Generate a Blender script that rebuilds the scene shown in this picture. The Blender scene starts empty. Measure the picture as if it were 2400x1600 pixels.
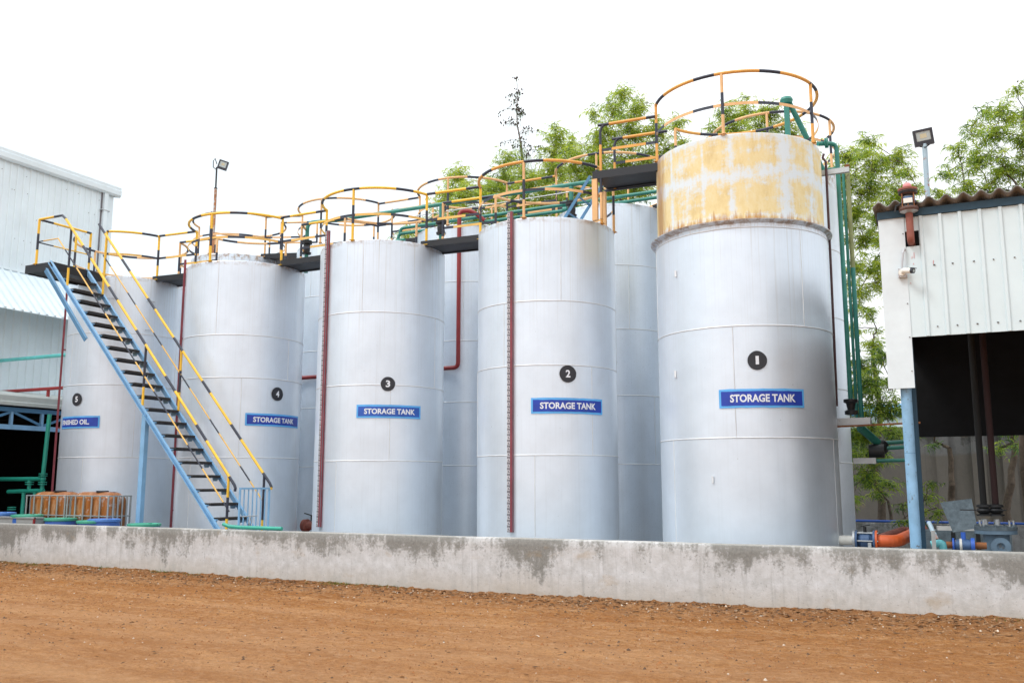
import bpy, math, random
import numpy as np
from mathutils import Vector, Matrix, noise as mnoise
random.seed(7); RNG = np.random.default_rng(11)
sc = bpy.context.scene
COL = sc.collection
rad = math.radians
sin, cos, pi = math.sin, math.cos, math.pi

# ------------------------------------------------------------------ camera (surveyed from the photograph)
FPX = 2161.0; PITCH = math.atan(331.6 / FPX); YAW = rad(26); EYE = 1.6
cam_d = bpy.data.cameras.new('camera'); cam = bpy.data.objects.new('camera', cam_d); COL.objects.link(cam)
cam.location = (0, 0, EYE); cam.rotation_euler = (pi / 2 + PITCH, 0, YAW)
cam_d.sensor_width = 36; cam_d.lens = 36 * FPX / 2400; cam_d.clip_start = .05; cam_d.clip_end = 2000
sc.camera = cam
_F0 = np.array([-sin(YAW), cos(YAW), 0]); _R = np.array([cos(YAW), sin(YAW), 0]); _Z = np.array([0, 0, 1.])
_F = _F0 * cos(PITCH) + _Z * sin(PITCH); _U = -_F0 * sin(PITCH) + _Z * cos(PITCH)
def P(px, py, y):
    """survey: world point on the upright plane y = const seen at a photo pixel"""
    d = _F * FPX + _R * (px - 1200) - _U * (py - 800)
    return Vector((0, 0, EYE)) + Vector(d * (y / d[1]))
def PX(px, py, x):
    d = _F * FPX + _R * (px - 1200) - _U * (py - 800)
    return Vector((0, 0, EYE)) + Vector(d * (x / d[0]))

# ------------------------------------------------------------------ materials
def new_mat(name):
    m = bpy.data.materials.new(name); m.use_nodes = True
    nt = m.node_tree; b = nt.nodes['Principled BSDF']
    return m, nt, b
def nd(nt, typ, **kw):
    n = nt.nodes.new(typ)
    for k, v in kw.items():
        if k in n.inputs: n.inputs[k].default_value = v
        else: setattr(n, k, v)
    return n
def lk(nt, a, b): nt.links.new(a, b)
def objco(nt, scale=(1, 1, 1), offset_random=False):
    tc = nd(nt, 'ShaderNodeTexCoord'); mp = nd(nt, 'ShaderNodeMapping'); mp.inputs['Scale'].default_value = scale
    lk(nt, tc.outputs['Object'], mp.inputs['Vector'])
    return mp.outputs['Vector']
def noise(nt, vec, scale=5, detail=5, rough=.6, dist=0):
    n = nd(nt, 'ShaderNodeTexNoise'); n.inputs['Scale'].default_value = scale; n.inputs['Detail'].default_value = detail
    n.inputs['Roughness'].default_value = rough; n.inputs['Distortion'].default_value = dist
    lk(nt, vec, n.inputs['Vector']); return n.outputs['Fac']
def ramp(nt, fac, stops):
    r = nd(nt, 'ShaderNodeValToRGB'); e = r.color_ramp.elements
    while len(e) < len(stops): e.new(.5)
    for i, (p, c) in enumerate(stops):
        e[i].position = p; e[i].color = (c, c, c, 1) if isinstance(c, (int, float)) else (*c, 1)
    lk(nt, fac, r.inputs['Fac']); return r.outputs['Color']
def mix(nt, fac, a, b, mode='MIX'):
    m = nd(nt, 'ShaderNodeMix'); m.data_type = 'RGBA'; m.blend_type = mode
    for s, v in ((m.inputs[0], fac), (m.inputs[6], a), (m.inputs[7], b)):
        if isinstance(v, (int, float)): s.default_value = v
        elif isinstance(v, tuple): s.default_value = (*v, 1)
        else: lk(nt, v, s)
    return m.outputs[2]
def math_n(nt, op, a, b=None, c=None):
    m = nd(nt, 'ShaderNodeMath'); m.operation = op
    for i, v in enumerate((a, b, c)):
        if v is None: continue
        if isinstance(v, (int, float)): m.inputs[i].default_value = v
        else: lk(nt, v, m.inputs[i])
    return m.outputs[0]
def bump(nt, b, h, strength=.2, dist=.02):
    n = nd(nt, 'ShaderNodeBump'); n.inputs['Strength'].default_value = strength; n.inputs['Distance'].default_value = dist
    lk(nt, h, n.inputs['Height']); lk(nt, n.outputs['Normal'], b.inputs['Normal'])
MATS = {}
def paint(name, c, rough=.5, metal=0, var=.12, scale=4, wear=None, wear_at=.62, wear_scale=9, spec=.5, bmp=.05):
    m, nt, b = new_mat(name)
    v = objco(nt); f = noise(nt, v, scale, 6)
    lo = tuple(x * (1 - var) for x in c); hi = tuple(min(1, x * (1 + var)) for x in c)
    col = mix(nt, ramp(nt, f, [(.3, 0.), (.7, 1.)]), lo, hi)
    if wear:
        w = noise(nt, v, wear_scale, 8, .7)
        col = mix(nt, ramp(nt, w, [(wear_at, 0.), (wear_at + .05, 1.)]), col, wear)
    lk(nt, col, b.inputs['Base Color'])
    b.inputs['Roughness'].default_value = rough; b.inputs['Metallic'].default_value = metal
    b.inputs['Specular IOR Level'].default_value = spec
    if bmp: bump(nt, b, noise(nt, v, 40, 4), bmp, .01)
    MATS[name] = m; return m

def silver(name, streak=.3, tint=(.68, .75, .83), rust=.0, top=6.4, speck=0.):
    m, nt, b = new_mat(name)
    tc = nd(nt, 'ShaderNodeTexCoord'); sp = nd(nt, 'ShaderNodeSeparateXYZ'); lk(nt, tc.outputs['Object'], sp.inputs[0])
    ang = math_n(nt, 'ARCTAN2', sp.outputs['Y'], sp.outputs['X'])
    cb = nd(nt, 'ShaderNodeCombineXYZ')
    oi = nd(nt, 'ShaderNodeObjectInfo')
    lk(nt, math_n(nt, 'MULTIPLY', ang, 14.), cb.inputs[0]); lk(nt, math_n(nt, 'MULTIPLY', sp.outputs['Z'], .22), cb.inputs[1])
    lk(nt, math_n(nt, 'MULTIPLY', oi.outputs['Random'], 40.), cb.inputs[2])
    st = noise(nt, cb.outputs[0], 2.2, 8, .62)
    cb2 = nd(nt, 'ShaderNodeCombineXYZ')
    lk(nt, math_n(nt, 'MULTIPLY', ang, 1.3), cb2.inputs[0]); lk(nt, math_n(nt, 'MULTIPLY', sp.outputs['Z'], .8), cb2.inputs[1])
    lk(nt, math_n(nt, 'MULTIPLY', oi.outputs['Random'], 90.), cb2.inputs[2])
    blot = noise(nt, cb2.outputs[0], 1.6, 6, .6)
    base = mix(nt, ramp(nt, blot, [(.3, 0.), (.7, 1.)]), tuple(x * .93 for x in tint), tuple(min(1, x * 1.05) for x in tint))
    base = mix(nt, math_n(nt, 'MULTIPLY', ramp(nt, st, [(.52, 0.), (.72, 1.)]), streak * .32), base, (.38, .39, .38))
    # fade of the run-off streaks below the rim
    fade = math_n(nt, 'MULTIPLY_ADD', sp.outputs['Z'], .42, 1 - .42 * top)
    fade = math_n(nt, 'MAXIMUM', math_n(nt, 'MINIMUM', fade, 1.), 0.)
    cb3 = nd(nt, 'ShaderNodeCombineXYZ')
    lk(nt, math_n(nt, 'MULTIPLY', ang, 26.), cb3.inputs[0]); lk(nt, math_n(nt, 'MULTIPLY', sp.outputs['Z'], .12), cb3.inputs[1])
    lk(nt, math_n(nt, 'MULTIPLY', oi.outputs['Random'], 55.), cb3.inputs[2])
    rs = ramp(nt, noise(nt, cb3.outputs[0], 1.5, 6, .65), [(.55, 0.), (.68, 1.)])
    base = mix(nt, math_n(nt, 'MULTIPLY', math_n(nt, 'MULTIPLY', rs, fade), .25 + rust * .5), base, (.40, .35, .26))
    # rust eating at the very rim
    rimz = math_n(nt, 'MULTIPLY_ADD', sp.outputs['Z'], 9., 1 - 9. * top)
    v = tc.outputs['Object']
    rn = noise(nt, v, 7, 8, .7)
    rimf = math_n(nt, 'MULTIPLY', math_n(nt, 'MAXIMUM', math_n(nt, 'MINIMUM', rimz, 1.), 0.), ramp(nt, rn, [(.45, 0.), (.6, 1.)]))
    base = mix(nt, math_n(nt, 'MULTIPLY', rimf, .8), base, (.30, .16, .06))
    if speck:
        s = noise(nt, v, 60, 3, .6); base = mix(nt, math_n(nt, 'MULTIPLY', ramp(nt, s, [(.66, 0.), (.70, 1.)]), speck), base, (.12, .13, .13))
    sp2 = noise(nt, v, 22, 2, .5); base = mix(nt, math_n(nt, 'MULTIPLY', ramp(nt, sp2, [(.765, 0.), (.79, 1.)]), .5), base, (.2, .2, .2))
    lk(nt, base, b.inputs['Base Color'])
    b.inputs['Metallic'].default_value = .46
    lk(nt, ramp(nt, st, [(.2, .34), (.8, .43)]), b.inputs['Roughness'])
    dent = noise(nt, v, 1.7, 3, .5)
    hsum = math_n(nt, 'ADD', math_n(nt, 'MULTIPLY', dent, 1.), math_n(nt, 'MULTIPLY', noise(nt, v, 70, 3), .03))
    bump(nt, b, hsum, .22, .03)
    MATS[name] = m; return m

def rusty_ring():
    m, nt, b = new_mat('stained_ring_steel')
    tc = nd(nt, 'ShaderNodeTexCoord'); sp = nd(nt, 'ShaderNodeSeparateXYZ'); lk(nt, tc.outputs['Object'], sp.inputs[0])
    ang = math_n(nt, 'ARCTAN2', sp.outputs['Y'], sp.outputs['X'])
    def vec(ka, kz, off):
        cb = nd(nt, 'ShaderNodeCombineXYZ'); lk(nt, math_n(nt, 'MULTIPLY', ang, ka), cb.inputs[0])
        lk(nt, math_n(nt, 'MULTIPLY', sp.outputs['Z'], kz), cb.inputs[1]); cb.inputs[2].default_value = off
        return cb.outputs[0]
    z = sp.outputs['Z']
    # where the newer pale paint was rolled on: bands at given heights and at given angles, ragged edges
    rag = noise(nt, vec(3, 3.2, 1.), 2.2, 8, .68); rag2 = noise(nt, vec(16, 1.2, 7.), 1.4, 7, .7)
    wob = math_n(nt, 'MULTIPLY', math_n(nt, 'SUBTRACT', noise(nt, vec(1.6, .2, 3.), 1.8, 4, .5), .5), .5)
    def band(src, c, w, k):
        d = math_n(nt, 'ABSOLUTE', math_n(nt, 'SUBTRACT', math_n(nt, 'ADD', src, math_n(nt, 'MULTIPLY', wob, k)), c))
        return math_n(nt, 'MAXIMUM', math_n(nt, 'SUBTRACT', 1., math_n(nt, 'DIVIDE', d, w)), 0.)
    tot = math_n(nt, 'MULTIPLY', band(z, 6.66, .24, .8), .85)
    for src, c, w, k, wt in ((z, 7.40, .26, .5, .8), (z, 5.95, .07, .1, .5), (z, 7.08, .08, .5, .35), (ang, rad(-82), .07, .15, .75), (ang, rad(-46), .17, .25, 1.), (ang, rad(-101), .04, .1, .5),
                         (ang, rad(-22), .2, .4, .6), (ang, rad(-128), .05, .1, .8), (ang, rad(-116), .30, .6, .45)):
        tot = math_n(nt, 'MAXIMUM', tot, math_n(nt, 'MULTIPLY', band(src, c, w, k), wt))
    fac = math_n(nt, 'ADD', math_n(nt, 'MULTIPLY', tot, .40), math_n(nt, 'ADD', math_n(nt, 'MULTIPLY', rag, .85), math_n(nt, 'MULTIPLY', rag2, .62)))
    fac = math_n(nt, 'ADD', fac, math_n(nt, 'MULTIPLY', math_n(nt, 'SUBTRACT', noise(nt, tc.outputs['Object'], 45, 4, .7), .5), .34))
    white = ramp(nt, math_n(nt, 'MULTIPLY', fac, .6), [(.485, 0.), (.62, 1.)])
    och = ramp(nt, noise(nt, vec(5, 1.5, 5.), 1.5, 8, .7), [(.22, (.56, .41, .18)), (.5, (.71, .58, .30)), (.75, (.75, .67, .44))])
    col = mix(nt, white, och, (.64, .70, .735))
    # deeper rust at the bottom edge and in drips
    low = math_n(nt, 'MAXIMUM', math_n(nt, 'SUBTRACT', 1., math_n(nt, 'DIVIDE', math_n(nt, 'SUBTRACT', z, 5.86), .22)), 0.)
    drip = noise(nt, vec(14, .7, 2.), 1.5, 6, .7)
    lf = math_n(nt, 'ADD', math_n(nt, 'MULTIPLY', low, .33), drip)
    col = mix(nt, math_n(nt, 'MULTIPLY', ramp(nt, lf, [(.66, 0.), (.84, 1.)]), .85), col, (.40, .17, .035))
    # the brown run on the side that faces the bridge
    side = math_n(nt, 'MAXIMUM', math_n(nt, 'SUBTRACT', 1., math_n(nt, 'DIVIDE', math_n(nt, 'ABSOLUTE', math_n(nt, 'ADD', ang, rad(147))), .35)), 0.)
    col = mix(nt, math_n(nt, 'MULTIPLY', ramp(nt, math_n(nt, 'ADD', math_n(nt, 'MULTIPLY', side, .5), math_n(nt, 'MULTIPLY', drip, .5)), [(.45, 0.), (.7, 1.)]), .75), col, (.30, .13, .035))
    lk(nt, col, b.inputs['Base Color']); b.inputs['Roughness'].default_value = .7
    bump(nt, b, noise(nt, tc.outputs['Object'], 30, 6, .7), .2, .01)
    MATS['ring'] = m
silver('silver_a', .25, rust=.3, top=5.82); silver('silver_b', .3, rust=.25, top=6.42); silver('silver_c', .45, rust=.9, top=6.45)
silver('silver_d', .35, rust=.3, top=6.42); silver('silver_e', .4, rust=.35, top=6.46); silver('silver_back', .3, rust=.2, top=7.78, speck=.5)
silver('silver_old', .5, rust=1.8, top=7.80)
rusty_ring()
paint('weld', (.66, .68, .70), .5, .3)
YB = (.80, .48, .035); PE = (.70, .42, .19); AM = (.68, .34, .07); BK = (.022, .026, .045)
paint('yellow', YB, .45, wear=(.30, .14, .04), wear_at=.70); paint('yellow_dull', (.72, .45, .12), .5, wear=(.35, .2, .1), wear_at=.69)
paint('peach', PE, .55, wear=(.38, .17, .07), wear_at=.68); paint('amber', AM, .5, wear=(.33, .15, .06), wear_at=.66)
paint('black', BK, .45, wear=(.16, .11, .08), wear_at=.70); paint('beam_black', (.007, .008, .012), .5, wear=(.10, .06, .03), wear_at=.72)
paint('stair_blue', (.20, .39, .60), .5, wear=(.28, .22, .16), wear_at=.70, wear_scale=6); paint('steel_blue', (.07, .20, .36), .5, wear=(.2, .15, .1), wear_at=.7)
paint('post_blue', (.22, .40, .58), .55, wear=(.12, .13, .14), wear_at=.60, wear_scale=14, var=.2)
paint('grating', (.035, .028, .024), .8, var=.4, scale=30, bmp=.5)
paint('gauge_red', (.20, .03, .045), .6, var=.25, wear=(.35, .3, .3), wear_at=.66); paint('maroon', (.06, .022, .025), .6, wear=(.2, .08, .04), wear_at=.7); paint('gauge_white', (.62, .60, .62), .6)
paint('gauge_grey', (.17, .16, .175), .6, var=.2)
paint('sign_edge', (.10, .40, .80), .5, var=.1); paint('sign_blue', (.012, .045, .36), .5, var=.2, wear=(.06, .12, .42), wear_at=.64)
paint('sign_blue_faded', (.02, .09, .42), .5, var=.2); paint('letter_white', (.72, .75, .80), .5, var=.08)
paint('disc_black', (.018, .019, .026), .55, var=.3, wear=(.10, .10, .11), wear_at=.70)
paint('pipe_green', (.025, .19, .15), .45, var=.2, wear=(.18, .20, .08), wear_at=.68, wear_scale=5)
paint('pipe_weathered', (.22, .24, .10), .6, var=.3, wear=(.06, .05, .03), wear_at=.6, wear_scale=6); paint('pipe_green_bright', (.02, .30, .22), .45); paint('pipe_teal', (.15, .62, .60), .4); paint('riser_red_shaded', (.022, .007, .007), .9, bmp=0); paint('riser_black_shaded', (.006, .006, .006), .9, bmp=0); paint('pipe_red', (.25, .02, .022), .45, var=.15)  # riser tones near black: the shed's inner darkness is put into their colour
paint('pipe_rail_red', (.34, .03, .03), .5); paint('pipe_oxide', (.27, .085, .06), .7, var=.25, wear=(.12, .05, .04), wear_at=.6)
paint('pipe_orange', (.62, .11, .025), .5, var=.15, wear=(.25, .1, .06), wear_at=.66); paint('flange_brown', (.10, .05, .038), .8, var=.4, wear=(.25, .1, .04), wear_at=.6); paint('rust', (.22, .085, .03), .85, var=.5, scale=12, bmp=.3)
paint('rust_pole', (.38, .17, .08), .8, var=.35, scale=3, wear=(.42, .42, .40), wear_at=.52, wear_scale=2)
paint('pole_paint', (.34, .45, .52), .6, var=.12, wear=(.30, .12, .06), wear_at=.54, wear_scale=4)
paint('vessel_blue', (.11, .17, .23), .55, var=.2, wear=(.1, .08, .06), wear_at=.62); paint('valve_black', (.017, .018, .02), .5, .2, wear=(.2, .1, .05), wear_at=.64); paint('valve_blue', (.06, .12, .24), .5, .2, var=.3, wear=(.2, .15, .12), wear_at=.62)
paint('pipe_blue', (.10, .35, .65), .5); paint('blue_bright', (.035, .12, .50), .45); paint('galv', (.45, .47, .48), .45, .6, wear=(.3, .14, .05), wear_at=.66); paint('pink_ball', (.62, .24, .24), .5)
paint('plastic_white', (.72, .70, .64), .35); paint('plastic_dark', (.03, .033, .045), .35, bmp=0); paint('cable_grey', (.5, .52, .55), .5)
paint('clad_pale', (.68, .775, .82), .42, var=.06, scale=1.2); paint('clad_white', (.60, .70, .73), .42, var=.05, scale=1.5, wear=(.42, .45, .43), wear_at=.72, wear_scale=2.5)
paint('trim_white', (.64, .715, .75), .45, var=.05); paint('clad_painted_shade', (.008, .008, .009), .9, var=.3, bmp=0); paint('fascia_grey', (.46, .50, .48), .5, var=.06)  # the near-black cladding carries interior shade in its base colour
paint('gutter_teal', (.012, .05, .085), .55); paint('asbestos', (.21, .21, .205), .9, var=.3, scale=10, bmp=.4)
paint('screw', (.16, .15, .15), .5, .5, bmp=0); paint('red_mark', (.6, .05, .05), .6)
paint('blue_lid', (.07, .19, .50), .4); paint('green_lid', (.05, .30, .20), .4); paint('pale_drum', (.55, .62, .62), .4); paint('grey_box', (.3, .3, .29), .7)
paint('drum_blue', (.04, .12, .40), .4); paint('cage', (.34, .38, .39), .4, .6)
paint('wood_pale', (.5, .49, .47), .8, var=.2); paint('plate_grey', (.10, .13, .15), .65, .3, var=.3, scale=18); paint('teal_fit', (.12, .42, .46), .5)
paint('floor_concrete', (.26, .25, .23), .9, var=.25, scale=2, bmp=.2)
paint('bark', (.10, .075, .055), .9, var=.4, scale=9, bmp=.6); paint('pod', (.055, .032, .025), .9, bmp=0); paint('twig', (.13, .10, .085), .9, bmp=0)
paint('dead_leaf', (.24, .13, .06), .8, var=.3, bmp=0); paint('pebble', (.32, .19, .10), .9, var=.3, bmp=0); paint('pale_chip', (.52, .43, .34), .9, var=.2, bmp=0)
paint('clod', (.27, .11, .035), .95, var=.3, bmp=0); paint('dark_chip', (.10, .055, .03), .9, bmp=0)
def lamp_glass():
    m, nt, b = new_mat('lamp_glass'); b.inputs['Base Color'].default_value = (.42, .47, .46, 1); b.inputs['Roughness'].default_value = .12
    b.inputs['Metallic'].default_value = .3; MATS['lamp_glass'] = m
    m, nt, b = new_mat('lamp_chip'); b.inputs['Base Color'].default_value = (.55, .50, .34, 1); b.inputs['Roughness'].default_value = .3; MATS['lamp_chip'] = m
lamp_glass()
def leafmat(name, c, tr):
    m, nt, b = new_mat(name)
    v = objco(nt); f = noise(nt, v, 2.5, 3)
    col = mix(nt, f, tuple(x * .7 for x in c), tuple(x * 1.3 for x in c))
    lk(nt, col, b.inputs['Base Color']); b.inputs['Roughness'].default_value = .45
    t = nd(nt, 'ShaderNodeBsdfTranslucent'); lk(nt, mix(nt, .5, col, tr), t.inputs['Color'])
    ms = nd(nt, 'ShaderNodeMixShader'); ms.inputs[0].default_value = .52
    lk(nt, b.outputs[0], ms.inputs[1]); lk(nt, t.outputs[0], ms.inputs[2]); lk(nt, ms.outputs[0], nt.nodes['Material Output'].inputs[0])
    MATS[name] = m
leafmat('leaf_light', (.37, .44, .04), (.72, .82, .08)); leafmat('leaf_mid', (.23, .33, .04), (.48, .64, .08)); leafmat('leaf_dark', (.06, .125, .028), (.13, .26, .04))
leafmat('grass', (.12, .16, .02), (.2, .28, .03))
def tote_mat():
    m, nt, b = new_mat('tote_plastic')
    tc = nd(nt, 'ShaderNodeTexCoord'); sp = nd(nt, 'ShaderNodeSeparateXYZ'); lk(nt, tc.outputs['Object'], sp.inputs[0])
    n1 = noise(nt, objco(nt, (3, 3, .8)), 1.4, 5, .6)
    lev = math_n(nt, 'ADD', sp.outputs['Z'], math_n(nt, 'MULTIPLY', math_n(nt, 'SUBTRACT', n1, .5), .12))
    base = ramp(nt, n1, [(.3, (.22, .065, .015)), (.52, (.34, .125, .03)), (.66, (.50, .34, .22))])
    col = mix(nt, ramp(nt, lev, [(1.20, 0.), (1.26, 1.)]), base, (.62, .42, .22))
    col = mix(nt, ramp(nt, noise(nt, objco(nt), 4.5, 4), [(.58, 0.), (.68, 1.)]), col, (.55, .50, .48))  # pale blotches paint white glare on the plastic into its colour
    lk(nt, col, b.inputs['Base Color']); b.inputs['Roughness'].default_value = .3; MATS['tote'] = m
tote_mat()
def concrete_wall(name, top, stain=True, dark=1.):
    m, nt, b = new_mat(name)
    tc = nd(nt, 'ShaderNodeTexCoord'); sp = nd(nt, 'ShaderNodeSeparateXYZ'); lk(nt, tc.outputs['Object'], sp.inputs[0])
    v = tc.outputs['Object']
    def vv(kx, kz, off):
        cb = nd(nt, 'ShaderNodeCombineXYZ'); lk(nt, math_n(nt, 'MULTIPLY', sp.outputs['X'], kx), cb.inputs[0])
        lk(nt, math_n(nt, 'MULTIPLY', sp.outputs['Z'], kz), cb.inputs[1]); cb.inputs[2].default_value = off; return cb.outputs[0]
    drip = noise(nt, vv(1.9, .42, 0.), 1.5, 4, .55); drip2 = noise(nt, vv(7.5, .8, 2.), 1.5, 6, .6); big = noise(nt, vv(.75, .4, 4.), 1.2, 3, .5)
    fine = noise(nt, v, 26, 6, .7); med = noise(nt, v, 7, 6, .65); mid2 = noise(nt, v, 3.2, 5, .6)
    depth = math_n(nt, 'SUBTRACT', top, sp.outputs['Z'])
    reach = math_n(nt, 'ADD', math_n(nt, 'MULTIPLY', math_n(nt, 'SUBTRACT', drip, .29), .85), math_n(nt, 'MULTIPLY', math_n(nt, 'SUBTRACT', big, .5), 1.15))
    reach = math_n(nt, 'ADD', reach, math_n(nt, 'MULTIPLY', math_n(nt, 'SUBTRACT', drip2, .5), .55))
    reach = math_n(nt, 'ADD', reach, math_n(nt, 'MULTIPLY', math_n(nt, 'SUBTRACT', math_n(nt, 'ADD', math_n(nt, 'ADD', fine, med), mid2), 1.5), .85))
    f = math_n(nt, 'SUBTRACT', reach, depth)
    mask = ramp(nt, math_n(nt, 'ADD', f, .5), [(.36, 0.), (.47, .5), (.61, 1.)])
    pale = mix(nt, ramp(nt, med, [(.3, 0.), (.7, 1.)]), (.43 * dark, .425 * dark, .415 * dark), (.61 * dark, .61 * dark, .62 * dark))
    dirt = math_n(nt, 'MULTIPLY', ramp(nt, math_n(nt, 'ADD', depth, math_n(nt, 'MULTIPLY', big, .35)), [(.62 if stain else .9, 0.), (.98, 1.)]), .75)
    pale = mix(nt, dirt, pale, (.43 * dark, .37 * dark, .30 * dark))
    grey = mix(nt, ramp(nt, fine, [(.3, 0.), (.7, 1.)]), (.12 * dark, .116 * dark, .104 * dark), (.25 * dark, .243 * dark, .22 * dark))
    runs = ramp(nt, noise(nt, vv(11., .5, 6.), 1.3, 6, .65), [(.56, 0.), (.70, 1.)])
    pale = mix(nt, math_n(nt, 'MULTIPLY', runs, .42), pale, (.27 * dark, .265 * dark, .25 * dark))
    pale = mix(nt, math_n(nt, 'MULTIPLY', ramp(nt, noise(nt, v, 4.5, 9, .72), [(.50, 0.), (.66, 1.)]), .38), pale, (.33 * dark, .325 * dark, .31 * dark))
    brown = ramp(nt, noise(nt, vv(1.1, 1.6, 9.), 1.7, 5, .6), [(.63, 0.), (.74, 1.)])
    col = mix(nt, math_n(nt, 'MULTIPLY', mask, .92), pale, grey)
    col = mix(nt, math_n(nt, 'MULTIPLY', brown, .35), col, (.36, .24, .11))
    pits = ramp(nt, noise(nt, v, 30, 3, .6), [(.64, 0.), (.70, 1.)])
    col = mix(nt, math_n(nt, 'MULTIPLY', pits, .6), col, (.13, .12, .10))
    if stain:
        # pale worn arris on the very top
        col = mix(nt, math_n(nt, 'MULTIPLY', ramp(nt, math_n(nt, 'ADD', depth, math_n(nt, 'MULTIPLY', math_n(nt, 'SUBTRACT', med, .5), .02)), [(.0, 1.), (.012, 0.)]), .4), col, (.46, .44, .40))
    lk(nt, col, b.inputs['Base Color']); b.inputs['Roughness'].default_value = .92
    bump(nt, b, math_n(nt, 'ADD', math_n(nt, 'MULTIPLY', fine, .6), med), .5, .012)
    MATS[name] = m
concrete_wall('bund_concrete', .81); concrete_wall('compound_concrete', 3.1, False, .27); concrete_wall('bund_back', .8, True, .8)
def ground_mat():
    m, nt, b = new_mat('red_dirt')
    tc = nd(nt, 'ShaderNodeTexCoord'); v = tc.outputs['Object']
    sp = nd(nt, 'ShaderNodeSeparateXYZ'); lk(nt, v, sp.inputs[0])
    mp = nd(nt, 'ShaderNodeMapping'); mp.inputs['Scale'].default_value = (.75, 1.4, 1); mp.inputs['Rotation'].default_value = (0, 0, -.2); lk(nt, v, mp.inputs['Vector'])
    big = noise(nt, mp.outputs[0], 1.3, 6, .6); med = noise(nt, mp.outputs[0], 6, 7, .7); fine = noise(nt, v, 45, 5, .75); fine2 = noise(nt, v, 130, 3, .7)
    col = mix(nt, ramp(nt, big, [(.34, 0.), (.64, 1.)]), (.36, .135, .027), (.55, .26, .09))
    col = mix(nt, math_n(nt, 'MULTIPLY', ramp(nt, med, [(.50, 0.), (.64, 1.)]), .7), col, (.38, .14, .026))
    col = mix(nt, math_n(nt, 'MULTIPLY', ramp(nt, fine, [(.50, 0.), (.66, 1.)]), .75), col, (.17, .07, .022))
    col = mix(nt, math_n(nt, 'MULTIPLY', ramp(nt, fine2, [(.54, 0.), (.68, 1.)]), .55), col, (.54, .35, .20))
    g3 = noise(nt, v, 17, 6, .75)
    col = mix(nt, math_n(nt, 'MULTIPLY', ramp(nt, g3, [(.50, 0.), (.58, 1.)]), .6), col, (.24, .088, .022))
    g4 = noise(nt, mp.outputs[0], 9, 5, .7)
    col = mix(nt, math_n(nt, 'MULTIPLY', ramp(nt, g4, [(.50, 0.), (.60, 1.)]), .5), col, (.58, .34, .18))
    g5 = noise(nt, mp.outputs[0], 4.2, 8, .78)
    col = mix(nt, math_n(nt, 'MULTIPLY', ramp(nt, g5, [(.53, 0.), (.60, 1.)]), .55), col, (.27, .105, .03))
    dust = math_n(nt, 'ADD', math_n(nt, 'DIVIDE', sp.outputs['Y'], 20.), math_n(nt, 'MULTIPLY', math_n(nt, 'SUBTRACT', big, .5), .35))
    col = mix(nt, math_n(nt, 'MULTIPLY', ramp(nt, dust, [(.38, 1.), (.52, 0.)]), .35), col, (.54, .29, .145))
    mp2 = nd(nt, 'ShaderNodeMapping'); mp2.inputs['Scale'].default_value = (.13, .95, 1); mp2.inputs['Rotation'].default_value = (0, 0, -.10); lk(nt, v, mp2.inputs['Vector'])
    trk = noise(nt, mp2.outputs[0], 1.7, 6, .62)
    col = mix(nt, math_n(nt, 'MULTIPLY', ramp(nt, trk, [(.48, 0.), (.66, 1.)]), .38), col, (.60, .335, .165))
    col = mix(nt, math_n(nt, 'MULTIPLY', ramp(nt, trk, [(.34, 1.), (.50, 0.)]), .40), col, (.33, .115, .022))
    # rougher dark soil washed against the wall
    near = math_n(nt, 'ADD', sp.outputs['Y'], math_n(nt, 'MULTIPLY', med, 1.2))
    col = mix(nt, math_n(nt, 'MULTIPLY', ramp(nt, math_n(nt, 'DIVIDE', near, 20.), [(.565, 0.), (.63, 1.)]), .45), col, (.22, .095, .038))
    lk(nt, col, b.inputs['Base Color']); b.inputs['Roughness'].default_value = .95; b.inputs['Specular IOR Level'].default_value = .2
    bump(nt, b, math_n(nt, 'ADD', math_n(nt, 'ADD', math_n(nt, 'MULTIPLY', fine, .7), math_n(nt, 'MULTIPLY', g3, 1.2)), math_n(nt, 'MULTIPLY', med, 1.2)), 1., .05)
    MATS['dirt'] = m
ground_mat()

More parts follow.
